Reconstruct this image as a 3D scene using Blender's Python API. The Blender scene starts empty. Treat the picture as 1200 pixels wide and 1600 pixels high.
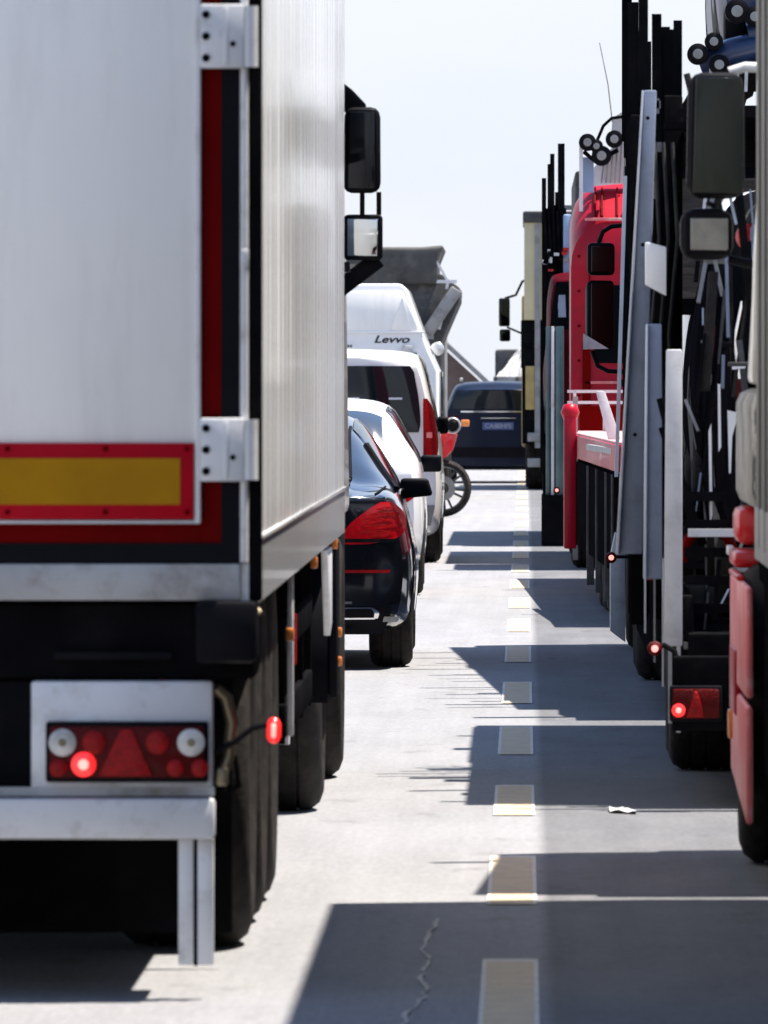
import bpy, bmesh, math, random
from mathutils import Vector, Matrix
R = math.radians
random.seed(7)
sc = bpy.context.scene

# ------------------------------------------------------------------ camera, sky, sun, exposure
FPX = 17000.0                      # focal length in pixels of a 1200 x 1600 frame
cam = bpy.data.cameras.new("camera")
cam.sensor_fit = 'VERTICAL'; cam.sensor_height = 36.0
cam.lens = FPX / 1600 * 36.0
cam.shift_x = -220 / 1600; cam.shift_y = -200 / 1600
cam.clip_start = 0.5; cam.clip_end = 6000
cam.dof.use_dof = True; cam.dof.focus_distance = 66.0; cam.dof.aperture_fstop = 20.0
camo = bpy.data.objects.new("camera", cam); sc.collection.objects.link(camo)
camo.location = (0, 0, 1.6); camo.rotation_euler = (R(90), 0, 0)
sc.camera = camo

SUN_EL, SUN_AZ = 71.0, 76.0        # azimuth clockwise from +Y
w = bpy.data.worlds.new("World"); sc.world = w; w.use_nodes = True
nt = w.node_tree; nt.nodes.clear()
wo = nt.nodes.new("ShaderNodeOutputWorld"); bg = nt.nodes.new("ShaderNodeBackground")
sky = nt.nodes.new("ShaderNodeTexSky"); sky.sky_type = 'NISHITA'; sky.sun_disc = False
sky.sun_elevation = R(SUN_EL); sky.sun_rotation = R(SUN_AZ)
sky.air_density = 1.0; sky.dust_density = 0.4; sky.ozone_density = 3.0; sky.altitude = 0
bg.inputs['Strength'].default_value = 0.10
# thin bright veil of haze and high cloud, thickest towards the horizon all the way round
wtc = nt.nodes.new("ShaderNodeTexCoord"); wsp = nt.nodes.new("ShaderNodeSeparateXYZ"); nt.links.new(wtc.outputs['Generated'], wsp.inputs[0])
wmr = nt.nodes.new("ShaderNodeMapRange"); wmr.interpolation_type = 'SMOOTHSTEP'
wmr.inputs['From Min'].default_value = 0.0; wmr.inputs['From Max'].default_value = 0.60; wmr.inputs['To Min'].default_value = 0.93; wmr.inputs['To Max'].default_value = 0.02
nt.links.new(wsp.outputs['Z'], wmr.inputs['Value'])
wmp = nt.nodes.new("ShaderNodeMapping"); wmp.inputs['Scale'].default_value = (1, 1, 3.5); nt.links.new(wtc.outputs['Generated'], wmp.inputs[0])
wns = nt.nodes.new("ShaderNodeTexNoise"); wns.inputs['Scale'].default_value = 9.0; wns.inputs['Detail'].default_value = 6; nt.links.new(wmp.outputs[0], wns.inputs['Vector'])
wcr = nt.nodes.new("ShaderNodeValToRGB"); wcr.color_ramp.elements[0].position = 0.35; wcr.color_ramp.elements[1].position = 0.68
wcr.color_ramp.elements[0].color = (3.2, 3.42, 3.9, 1); wcr.color_ramp.elements[1].color = (3.72, 3.78, 4.0, 1)
nt.links.new(wns.outputs['Fac'], wcr.inputs[0])
wmx = nt.nodes.new("ShaderNodeMixRGB"); nt.links.new(wmr.outputs[0], wmx.inputs['Fac']); nt.links.new(sky.outputs[0], wmx.inputs['Color1']); nt.links.new(wcr.outputs[0], wmx.inputs['Color2'])
nt.links.new(wmx.outputs[0], bg.inputs[0]); nt.links.new(bg.outputs[0], wo.inputs[0])
sl = bpy.data.lights.new("sun", 'SUN'); sl.energy = 5.0; sl.angle = R(0.5); sl.color = (1.0, 0.925, 0.825)
so = bpy.data.objects.new("sun", sl); sc.collection.objects.link(so)
sd = Vector((math.cos(R(SUN_EL)) * math.sin(R(SUN_AZ)), math.cos(R(SUN_EL)) * math.cos(R(SUN_AZ)), math.sin(R(SUN_EL))))
so.rotation_euler = sd.to_track_quat('Z', 'Y').to_euler(); so.location = sd * 60
sc.view_settings.view_transform = 'Standard'; sc.view_settings.look = 'None'
sc.view_settings.exposure = 1.33; sc.view_settings.gamma = 1.0
sc.cycles.max_bounces = 8; sc.cycles.caustics_reflective = False; sc.cycles.caustics_refractive = False
sc.cycles.sample_clamp_indirect = 6.0

# ------------------------------------------------------------------ helpers
def S(D): return FPX / D
def X(px, D): return (px - 820) / S(D)          # metres right of the camera axis for something D metres away
def Z(py, D): return 1.6 - (py - 600) / S(D)    # height above the road

def M(name, col, rough=0.5, metal=0.0, coat=0.0, var=0.10, scale=4.0, dirt=None, bump=0.0, bscale=60.0, spec=0.5, stretch=None):
    m = bpy.data.materials.new(name); m.use_nodes = True
    t = m.node_tree; b = t.nodes['Principled BSDF']
    b.inputs['Roughness'].default_value = rough; b.inputs['Metallic'].default_value = metal
    b.inputs['Coat Weight'].default_value = coat; b.inputs['Coat Roughness'].default_value = 0.05
    b.inputs['Specular IOR Level'].default_value = spec
    tc = t.nodes.new('ShaderNodeTexCoord'); vec = tc.outputs['Object']
    if stretch:
        mp = t.nodes.new('ShaderNodeMapping'); mp.inputs['Scale'].default_value = stretch
        t.links.new(vec, mp.inputs[0]); vec = mp.outputs[0]
    n = t.nodes.new('ShaderNodeTexNoise'); n.inputs['Scale'].default_value = scale; n.inputs['Detail'].default_value = 6
    t.links.new(vec, n.inputs['Vector'])
    r = t.nodes.new('ShaderNodeValToRGB')
    r.color_ramp.elements[0].position = 0.3; r.color_ramp.elements[1].position = 0.7
    r.color_ramp.elements[0].color = (*[c * (1 - var) for c in col], 1); r.color_ramp.elements[1].color = (*[min(1, c * (1 + var)) for c in col], 1)
    t.links.new(n.outputs['Fac'], r.inputs[0]); out = r.outputs[0]
    if dirt:
        dc, amt, ds = dirt[:3]; lo = dirt[3] if len(dirt) > 3 else .50
        n2 = t.nodes.new('ShaderNodeTexNoise'); n2.inputs['Scale'].default_value = ds; n2.inputs['Detail'].default_value = 8; n2.inputs['Roughness'].default_value = 0.7
        t.links.new(vec, n2.inputs['Vector'])
        r2 = t.nodes.new('ShaderNodeValToRGB'); r2.color_ramp.elements[0].position = lo; r2.color_ramp.elements[1].position = lo + 0.22 if lo >= .5 else lo + .10
        r2.color_ramp.elements[0].color = (0, 0, 0, 1); r2.color_ramp.elements[1].color = (amt, amt, amt, 1)
        t.links.new(n2.outputs['Fac'], r2.inputs[0])
        mx = t.nodes.new('ShaderNodeMixRGB'); mx.inputs['Color2'].default_value = (*dc, 1)
        t.links.new(r2.outputs[0], mx.inputs['Fac']); t.links.new(out, mx.inputs['Color1']); out = mx.outputs[0]
    t.links.new(out, b.inputs['Base Color'])
    if bump:
        n3 = t.nodes.new('ShaderNodeTexNoise'); n3.inputs['Scale'].default_value = bscale; n3.inputs['Detail'].default_value = 5
        t.links.new(vec, n3.inputs['Vector'])
        bp = t.nodes.new('ShaderNodeBump'); bp.inputs['Strength'].default_value = bump; bp.inputs['Distance'].default_value = 0.01
        t.links.new(n3.outputs['Fac'], bp.inputs['Height']); t.links.new(bp.outputs[0], b.inputs['Normal'])
    return m

def EM(name, col, strength):
    m = M(name, col, 0.25, coat=0.5, var=0.02)
    b = m.node_tree.nodes['Principled BSDF']; b.inputs['Emission Color'].default_value = (*col, 1); b.inputs['Emission Strength'].default_value = strength
    return m

class MB:
    def __init__(s): s.v = []; s.f = []
    def add(s, vs, fs):
        o = len(s.v); s.v += [tuple(v) for v in vs]; s.f += [tuple(i + o for i in f) for f in fs]; return s
    def box(s, x0, x1, y0, y1, z0, z1):
        vs = [(x, y, z) for x in (x0, x1) for y in (y0, y1) for z in (z0, z1)]
        return s.add(vs, [(0, 1, 3, 2), (4, 6, 7, 5), (0, 4, 5, 1), (2, 3, 7, 6), (0, 2, 6, 4), (1, 5, 7, 3)])
    def bar(s, a, b, hw, hd=None, up=(0, 1, 0)):       # square bar between two points
        a = Vector(a); b = Vector(b); hd = hw if hd is None else hd
        d = (b - a).normalized(); u = Vector(up)
        if abs(d.dot(u)) > 0.95: u = Vector((1, 0, 0))
        n = d.cross(u).normalized(); m = n.cross(d).normalized()
        vs = [p + n * i * hw + m * j * hd for p in (a, b) for i, j in ((-1, -1), (1, -1), (1, 1), (-1, 1))]
        return s.add(vs, [(3, 2, 1, 0), (4, 5, 6, 7), (0, 1, 5, 4), (1, 2, 6, 5), (2, 3, 7, 6), (3, 0, 4, 7)])
    def tube(s, pts, r, seg=10, r2=None):
        pts = [Vector(p) for p in pts]; n = len(pts); vs = []; fs = []; prev = None
        for i, p in enumerate(pts):
            d = (pts[min(i + 1, n - 1)] - pts[max(i - 1, 0)]).normalized()
            u = prev if prev is not None else (Vector((0, 0, 1)) if abs(d.z) < 0.9 else Vector((1, 0, 0)))
            a = d.cross(u).normalized(); b = a.cross(d).normalized(); prev = b
            rr = r if r2 is None else r + (r2 - r) * i / max(1, n - 1)
            vs += [p + (a * math.cos(2 * math.pi * k / seg) + b * math.sin(2 * math.pi * k / seg)) * rr for k in range(seg)]
        for i in range(n - 1):
            for k in range(seg):
                fs.append((i * seg + k, (i + 1) * seg + k, (i + 1) * seg + (k + 1) % seg, i * seg + (k + 1) % seg))
        fs.append(tuple(range(seg))); fs.append(tuple(range((n - 1) * seg, n * seg))[::-1])
        return s.add(vs, fs)
    def lathe(s, prof, c, axis='x', seg=32):            # prof: (along, radius)
        vs = []; fs = []; n = len(prof)
        for k in range(seg):
            a = 2 * math.pi * k / seg; ca, sa = math.cos(a), math.sin(a)
            for (h, r) in prof:
                p = {'x': (h, r * ca, r * sa), 'y': (r * ca, h, r * sa), 'z': (r * ca, r * sa, h)}[axis]
                vs.append((c[0] + p[0], c[1] + p[1], c[2] + p[2]))
        for k in range(seg):
            for i in range(n - 1):
                fs.append((k * n + i, k * n + i + 1, ((k + 1) % seg) * n + i + 1, ((k + 1) % seg) * n + i))
        return s.add(vs, fs)
    def prism(s, poly, axis, a0, a1):                   # polygon swept along an axis; poly in the other two axes in x,y,z order
        n = len(poly)
        def mk(p, a): return {'x': (a, p[0], p[1]), 'y': (p[0], a, p[1]), 'z': (p[0], p[1], a)}[axis]
        vs = [mk(p, a0) for p in poly] + [mk(p, a1) for p in poly]
        fs = [tuple(range(n))[::-1], tuple(range(n, 2 * n))] + [(i, (i + 1) % n, n + (i + 1) % n, n + i) for i in range(n)]
        return s.add(vs, fs)
    def grid(s, fn, nu, nv, closed=False):
        vs = [fn(i / (nu - 1), j / (nv - 1)) for i in range(nu) for j in range(nv)]
        fs = [(i * nv + j, i * nv + j + 1, (i + 1) * nv + j + 1, (i + 1) * nv + j) for i in range(nu - 1) for j in range(nv - 1)]
        return s.add(vs, fs)
    def mesh(s, name, bevel=0.0, seg=2, smooth=None):
        bm = bmesh.new(); vv = [bm.verts.new(v) for v in s.v]
        for f in s.f:
            try: bm.faces.new([vv[i] for i in f])
            except ValueError: pass
        bmesh.ops.remove_doubles(bm, verts=bm.verts, dist=1e-5)
        bmesh.ops.recalc_face_normals(bm, faces=bm.faces)
        if bevel:
            es = [e for e in bm.edges if len(e.link_faces) == 2 and e.calc_face_angle(0) > R(28)]
            bmesh.ops.bevel(bm, geom=es, offset=bevel, segments=seg, profile=0.5, affect='EDGES', clamp_overlap=True)
        me = bpy.data.meshes.new(name); bm.to_mesh(me); bm.free()
        if smooth is not None or bevel:
            me.shade_smooth(); me.set_sharp_from_angle(angle=R(smooth if smooth else 32))
        return me
    def build(s, name, mat, parent=None, bevel=0.0, smooth=None, seg=2):
        return link(name, s.mesh(name, bevel, seg, smooth), mat, parent)

def link(name, me, mat, parent=None):
    o = bpy.data.objects.new(name, me); sc.collection.objects.link(o)
    if mat is not None and not me.materials: me.materials.append(mat)
    if parent is not None:
        o.parent = parent
        if parent.type == 'EMPTY': o.matrix_parent_inverse = Matrix.Translation(-Vector(parent.location))
    return o

def thing(name, label, cat, loc=(0, 0, 0), group=None):
    o = bpy.data.objects.new(name, None); sc.collection.objects.link(o)
    o.location = loc; o.empty_display_size = 0.3
    o['label'] = label; o['category'] = cat
    if group: o['group'] = group
    return o

def tag(o, label, cat, group=None):
    o['label'] = label; o['category'] = cat
    if group: o['group'] = group
    return o

def text(name, body, size, mat, parent, mtx, shear=0.0, ext=0.001):
    c = bpy.data.curves.new(name, 'FONT'); c.body = body; c.size = size; c.shear = shear; c.extrude = ext; c.align_x = 'CENTER'
    c.offset = size * 0.025
    t = bpy.data.objects.new("tmp", c); sc.collection.objects.link(t)
    me = bpy.data.meshes.new_from_object(t.evaluated_get(bpy.context.evaluated_depsgraph_get()))
    bpy.data.objects.remove(t)
    me.transform(mtx); me.materials.clear()
    return link(name, me, mat, parent)
FACE_BACK = Matrix.Rotation(R(90), 4, 'X')      # text read by somebody standing behind (looking along +Y)

# ------------------------------------------------------------------ materials
m_white = M("white_painted_panel", (.84, .825, .79), .30, coat=.35, var=.02, scale=1.2, dirt=((.42, .40, .37), .20, 5), stretch=(1.5, 1, .22))
m_side = M("white_trailer_side", (.75, .765, .785), .13, coat=.5, var=.04, scale=2.0, dirt=((.40, .38, .35), .45, 3.0), stretch=(1, 6, .5))
m_alu = M("brushed_aluminium", (.60, .60, .61), .38, metal=.7, var=.10, scale=6, dirt=((.25, .23, .20), .5, 5))
m_galv = M("pale_grey_steel", (.60, .605, .62), .45, metal=.15, var=.08, scale=5, dirt=((.22, .19, .16), .65, 7))
m_sill = M("stained_grey_sill", (.42, .42, .42), .5, metal=.2, var=.18, scale=4, dirt=((.13, .085, .045), .9, 3.3))
m_black = M("black_chassis", (.006, .006, .007), .6, var=.3, scale=6, dirt=((.018, .016, .015), .5, 4), spec=.0)
m_blackp = M("black_plastic", (.005, .005, .007), .5, var=.15, scale=9, spec=.06)
m_rubber = M("tyre_rubber", (.020, .018, .017), .8, var=.35, scale=14, dirt=((.05, .044, .038), .7, 9), bump=.3, bscale=40, spec=.12)
m_darkred = M("dark_red_frame", (.125, .001, .001), .6, var=.2, scale=3, spec=.03)
m_mred = M("marker_red", (.40, .004, .014), .5, spec=.06, var=.08, scale=8)
m_myel = M("marker_amber", (.36, .17, .0), .45, spec=.12, var=.10, scale=7)
m_lens = M("dark_red_lens", (.075, .0005, .0005), .3, coat=.08, spec=.1, var=.3, scale=18, bump=.6, bscale=160)
m_lens2 = M("red_reflector", (.27, .001, .002), .3, coat=.10, spec=.15, var=.30, scale=45, bump=.6, bscale=160)
m_clear = M("clear_lens", (.48, .47, .45), .2, coat=.8, var=.3, scale=22)
m_lit = EM("lit_red_lamp", (1.0, .02, .02), .55)
m_litw = EM("lit_lamp_core", (1.0, .28, .24), .8)
m_orange = M("orange_lens", (.70, .20, .02), .25, coat=.6, var=.15, scale=20)
m_brass = M("oily_brass_bracket", (.17, .14, .09), .4, metal=.8, var=.3, scale=10)
m_chrome = M("chrome", (.82, .82, .83), .10, metal=1.0, var=.03)
m_mirror = M("mirror_glass", (.55, .57, .57), .02, metal=1.0, var=.02)
m_mirrord = M("dark_mirror_glass", (.030, .034, .032), .03, metal=.9, var=.05)
m_mirrorb = M("black_mirror_glass", (.012, .013, .016), .08, metal=.6, var=.05)
m_glass = M("tinted_glass", (.006, .010, .014), .05, var=.1, coat=.0, spec=.4)
m_glassb = M("sky_reflecting_glass", (.03, .045, .07), .03, var=.05, coat=1.0, spec=.8)
m_rim = M("steel_rim", (.32, .32, .33), .4, metal=.6, var=.15, scale=12, dirt=((.06, .05, .045), .7, 9))
m_rimd = M("dark_alloy", (.05, .05, .05), .35, metal=.7, var=.2, scale=10)
m_bluegrey = M("blue_grey_ramp", (.20, .235, .31), .42, metal=.1, var=.12, scale=5, dirt=((.10, .11, .14), .6, 6))
m_bluegreyl = M("pale_edge_of_ramp", (.50, .53, .58), .4, metal=.2, var=.10, scale=8)
m_postgrey = M("light_grey_post", (.50, .50, .505), .45, metal=.1, var=.10, scale=6, dirt=((.22, .2, .18), .5, 8))
m_red = M("red_truck_paint", (.31, .005, .019), .36, coat=.10, spec=.15, var=.14, scale=3, dirt=((.16, .012, .012), .5, 4))
m_redf = M("faded_red_with_sheen", (.60, .13, .135), .45, var=.15, scale=5, dirt=((.80, .58, .56), .75, 3.5))  # pale noise paints a pinkish sheen into the faded red
m_redb = M("bright_red_paint", (.52, .006, .012), .3, coat=.2, spec=.3, var=.15, scale=6, dirt=((.5, .25, .24), .4, 9))
m_deck = M("worn_red_deck", (.50, .26, .25), .6, var=.2, scale=8, dirt=((.2, .1, .1), .5, 12))
m_cream = M("cream_cab_paint", (.80, .77, .69), .35, coat=.5, var=.05, scale=3, dirt=((.35, .30, .22), .5, 4))
m_greybox = M("drab_grey_box_panel", (.16, .155, .14), .6, var=.12, scale=3, dirt=((.08, .075, .07), .6, 5), spec=.1)
m_mirrorm = M("shaded_mirror_glass", (.20, .205, .205), .03, metal=.9, var=.12, scale=9)
m_mud = M("mud_splashed_panel", (.42, .40, .36), .7, var=.2, scale=9, dirt=((.03, .03, .028), 1.0, 9, .46), stretch=(1, 2.2, .6))
m_green = M("dark_green_side", (.012, .018, .016), .5, spec=.2, var=.2, scale=3)
m_teal = M("teal_grey_pipe", (.09, .14, .15), .35, metal=.5, var=.2, scale=6)
m_merc = M("black_car_paint", (.006, .007, .010), .12, coat=1.0, var=.1, scale=8)
m_wrap = M("black_car_paint_under_film", (.007, .007, .009), .38, coat=.0, var=.4, scale=5, bump=.9, bscale=9, spec=.0, stretch=(1, 3, .25))
m_dglass = M("dark_matt_glass", (.004, .005, .006), .4, var=.1, spec=.0)
m_tail = M("saloon_red_lens", (.42, .003, .008), .18, coat=.5, var=.25, scale=26)
m_carw = M("white_car_paint", (.74, .74, .745), .25, coat=.8, var=.02)
m_navy = M("navy_car_paint", (.007, .011, .026), .3, coat=.08, spec=.12, var=.08)
m_bluecar = M("dark_blue_car_paint", (.010, .028, .085), .4, coat=.15, var=.08)
m_maroon = M("maroon_paint", (.075, .004, .009), .4, coat=.0, spec=.04, var=.2)
m_silver = M("silver_paint", (.45, .46, .47), .3, metal=.5, coat=.5, var=.06)
m_grey = M("dark_grey_steel", (.06, .06, .062), .6, metal=.0, spec=.08, var=.25, scale=3, dirt=((.2, .2, .19), .5, 4))
m_greyl = M("mid_grey_steel", (.24, .24, .24), .5, metal=.3, var=.2, scale=5, dirt=((.1, .09, .08), .6, 6))
m_tarp = M("weathered_dark_tarpaulin", (.05, .05, .048), .75, var=.45, scale=2.5, dirt=((.13, .13, .12), .6, 3), bump=.4, bscale=6)
m_brown = M("brown_roof_sheet", (.11, .075, .068), .6, var=.25, scale=3)
m_ochre = M("ochre_paint", (.36, .26, .09), .5, var=.2, scale=4, dirt=((.08, .06, .03), .6, 5))
m_beige = M("beige_box_panel", (.50, .44, .27), .45, var=.10, scale=2, dirt=((.4, .38, .35), .5, 3))
m_ltblue = M("pale_blue_panel", (.24, .34, .50), .4, var=.1)
m_plateb = M("blue_number_plate", (.05, .08, .22), .4, var=.05)
m_platew = M("number_plate_print", (.62, .65, .72), .5, var=.05)
m_platedim = M("dim_plate_print", (.25, .28, .36), .5, var=.1)
m_print = M("black_print", (.01, .01, .012), .5, var=.1)
m_paper = M("white_paper", (.45, .45, .45), .7, var=.03)

def road_mat():
    m = bpy.data.materials.new("road_surface"); m.use_nodes = True; t = m.node_tree; b = t.nodes['Principled BSDF']
    b.inputs['Roughness'].default_value = .82; b.inputs['Specular IOR Level'].default_value = .3
    tc = t.nodes.new('ShaderNodeTexCoord'); L = t.links.new
    sep = t.nodes.new('ShaderNodeSeparateXYZ'); L(tc.outputs['Object'], sep.inputs[0])
    nw = t.nodes.new('ShaderNodeTexNoise'); nw.inputs['Scale'].default_value = 14; nw.inputs['Detail'].default_value = 6; L(tc.outputs['Object'], nw.inputs['Vector'])
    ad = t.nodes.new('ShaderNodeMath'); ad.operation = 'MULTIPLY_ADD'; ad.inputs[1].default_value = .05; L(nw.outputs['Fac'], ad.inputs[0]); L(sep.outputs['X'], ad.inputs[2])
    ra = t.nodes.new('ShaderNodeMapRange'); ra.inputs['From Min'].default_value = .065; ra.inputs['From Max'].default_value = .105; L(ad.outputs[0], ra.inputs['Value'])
    def noise(scale, det, rough=.6, st=None):
        n = t.nodes.new('ShaderNodeTexNoise'); n.inputs['Scale'].default_value = scale; n.inputs['Detail'].default_value = det; n.inputs['Roughness'].default_value = rough
        if st:
            mp = t.nodes.new('ShaderNodeMapping'); mp.inputs['Scale'].default_value = st; L(tc.outputs['Object'], mp.inputs[0]); L(mp.outputs[0], n.inputs['Vector'])
        else: L(tc.outputs['Object'], n.inputs['Vector'])
        return n
    def ramp(src, c0, c1, p0=.3, p1=.7):
        r = t.nodes.new('ShaderNodeValToRGB'); e = r.color_ramp.elements
        e[0].position = p0; e[1].position = p1; e[0].color = (*c0, 1); e[1].color = (*c1, 1); L(src, r.inputs[0]); return r
    g = noise(75, 6, .9); p = noise(1.6, 8, .65, (1.4, .30, 1)); st = noise(2.0, 6, .65, (4, .05, 1)); oil = noise(2.6, 5, .55, (1.4, .5, 1))
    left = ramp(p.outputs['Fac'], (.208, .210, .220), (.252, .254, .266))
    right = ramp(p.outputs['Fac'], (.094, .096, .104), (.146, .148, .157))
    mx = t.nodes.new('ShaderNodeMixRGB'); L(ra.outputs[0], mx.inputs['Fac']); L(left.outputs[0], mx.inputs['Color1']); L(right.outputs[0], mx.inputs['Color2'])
    gr = ramp(g.outputs['Fac'], (.72, .72, .72), (1.2, 1.2, 1.2), .25, .75)
    m2 = t.nodes.new('ShaderNodeMixRGB'); m2.blend_type = 'MULTIPLY'; m2.inputs['Fac'].default_value = 1; L(mx.outputs[0], m2.inputs['Color1']); L(gr.outputs[0], m2.inputs['Color2'])
    g2 = noise(1.0, 5, .75, (42, 4.5, 1)); g2r = ramp(g2.outputs['Fac'], (.86, .86, .862), (1.12, 1.12, 1.118), .3, .7)
    m2b = t.nodes.new('ShaderNodeMixRGB'); m2b.blend_type = 'MULTIPLY'; m2b.inputs['Fac'].default_value = 1; L(m2.outputs[0], m2b.inputs['Color1']); L(g2r.outputs[0], m2b.inputs['Color2']); m2 = m2b
    sr = ramp(st.outputs['Fac'], (.88, .875, .87), (1.06, 1.06, 1.06), .3, .7)
    m3 = t.nodes.new('ShaderNodeMixRGB'); m3.blend_type = 'MULTIPLY'; m3.inputs['Fac'].default_value = .8; L(m2.outputs[0], m3.inputs['Color1']); L(sr.outputs[0], m3.inputs['Color2'])
    orr = ramp(oil.outputs['Fac'], (1, 1, 1), (.62, .61, .60), .62, .74)
    m4 = t.nodes.new('ShaderNodeMixRGB'); m4.blend_type = 'MULTIPLY'; m4.inputs['Fac'].default_value = .8; L(m3.outputs[0], m4.inputs['Color1']); L(orr.outputs[0], m4.inputs['Color2'])
    L(m4.outputs[0], b.inputs['Base Color'])
    bp = t.nodes.new('ShaderNodeBump'); bp.inputs['Strength'].default_value = .35; bp.inputs['Distance'].default_value = .006; L(g.outputs['Fac'], bp.inputs['Height']); L(bp.outputs[0], b.inputs['Normal'])
    return m
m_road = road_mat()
m_ground = M("far_ground", (.22, .21, .20), .9, var=.15, scale=.2)
m_dash = M("worn_yellow_marking", (.50, .385, .24), .7, var=.14, scale=9, dirt=((.30, .28, .27), .75, 26))
m_edge = M("white_marking_edge", (.58, .54, .49), .7, var=.15, scale=20, dirt=((.24, .24, .24), .95, 30))
m_crack = M("pale_crack_seal", (.42, .40, .37), .8, var=.3, scale=20, dirt=((.25, .24, .23), .7, 15))

# ------------------------------------------------------------------ the ground
def struct(o): o['kind'] = 'structure'; return o
struct(MB().add([(-3000, -3000, -.02), (3000, -3000, -.02), (3000, 3000, -.02), (-3000, 3000, -.02)], [(0, 1, 2, 3)]).build('ground', m_ground))
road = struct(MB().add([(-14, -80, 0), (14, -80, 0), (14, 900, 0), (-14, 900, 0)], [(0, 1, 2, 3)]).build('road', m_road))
spans = [(-24.4, -20.7), (-17.1, -13.4), (-9.9, -6.2), (-2.6, 1.1), (4.7, 8.4), (11.9, 15.6), (19.2, 22.9), (26.5, 30.2), (33.4, 36.8), (40.3, 43.3), (46.9, 50.7), (54.4, 58.3), (62.5, 66.3)] + [(70.2 + 7.4 * k, 73.9 + 7.4 * k) for k in range(40)]
x0, x1 = -.117, .037
for a, b in spans:
    d = MB().add([(x0 + .012, a, .004), (x1 - .012, a, .004), (x1 - .012, b, .004), (x0 + .012, b, .004)], [(0, 1, 2, 3)]).build('lane_dash', m_dash, road)
    e = MB()
    for u in (x0, x1 - .012):
        e.add([(u, a, .004), (u + .012, a, .004), (u + .012, b, .004), (u, b, .004)], [(0, 1, 2, 3)])
    e.add([(x0 + .012, b - .12, .0045), (x1 - .012, b - .12, .0045), (x1 - .012, b, .0045), (x0 + .012, b, .0045)], [(0, 1, 2, 3)])
    e.build('dash_edge', m_edge, d)
cr = MB(); pts = []
y = 25.0; xx = -.26
while y < 32.6:
    pts.append((xx, y)); y += .16; xx += random.uniform(-.016, .016) + (-.23 - xx) * .06
for i in range(len(pts) - 1):
    (a, b), (c, d) = pts[i], pts[i + 1]; h = random.choice((.003, .004, .005, .007))
    cr.add([(a - h, b, .004), (a + h, b, .004), (c + h, d, .004), (c - h, d, .004)], [(0, 1, 2, 3)])
cr.build('crack', m_crack, road)

# ------------------------------------------------------------------ vehicles: common builders
def wheel(parent, xo, y, r, wd, side, rim=None, z=None, name='wheel', spokes=0):
    """side=+1: outer face looks to +x"""
    z = r if z is None else z; q = -side
    pr = [(.03, .58), (.012, .66), (0, .76), (0, .86), (.015, .94), (.05, .995)]
    prof = [(h, k * r) for h, k in pr]
    for g in (.28, .5, .72):
        prof += [(g * wd - .008, r), (g * wd - .005, r - .016 * r), (g * wd + .005, r - .016 * r), (g * wd + .008, r)]
    prof += [(wd - .05, .995 * r), (wd - .015, .94 * r), (wd, .8 * r), (wd - .03, .58 * r)]
    t = MB().lathe([(xo + q * h, k) for h, k in prof], (0, y, z), 'x', 36).build(name, m_rubber, parent, smooth=40)
    rp = [(.035, .585), (.03, .56), (.05, .53), (.10, .50), (.12, .36), (.08, .30), (.06, .2), (.02, .19), (.015, .1), (.015, .0)]
    b = MB().lathe([(xo + q * h * wd / .38, k * r) for h, k in rp], (0, y, z), 'x', 28)
    b.build('rim', rim or m_rim, t, smooth=40)
    return t

def herm(xs, ys, x):
    n = len(xs)
    if x <= xs[0]: return ys[0]
    if x >= xs[-1]: return ys[-1]
    i = max(k for k in range(n - 1) if xs[k] <= x)
    h = xs[i + 1] - xs[i]; t = (x - xs[i]) / h
    def sl(k):
        if k == 0: return (ys[1] - ys[0]) / (xs[1] - xs[0])
        if k == n - 1: return (ys[-1] - ys[-2]) / (xs[-1] - xs[-2])
        a = (ys[k] - ys[k - 1]) / (xs[k] - xs[k - 1]); c = (ys[k + 1] - ys[k]) / (xs[k + 1] - xs[k])
        return 0 if a * c <= 0 else 2 * a * c / (a + c)
    m0, m1 = sl(i) * h, sl(i + 1) * h
    return (2*t**3 - 3*t*t + 1) * ys[i] + (t**3 - 2*t*t + t) * m0 + (-2*t**3 + 3*t*t) * ys[i + 1] + (t**3 - t*t) * m1

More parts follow.
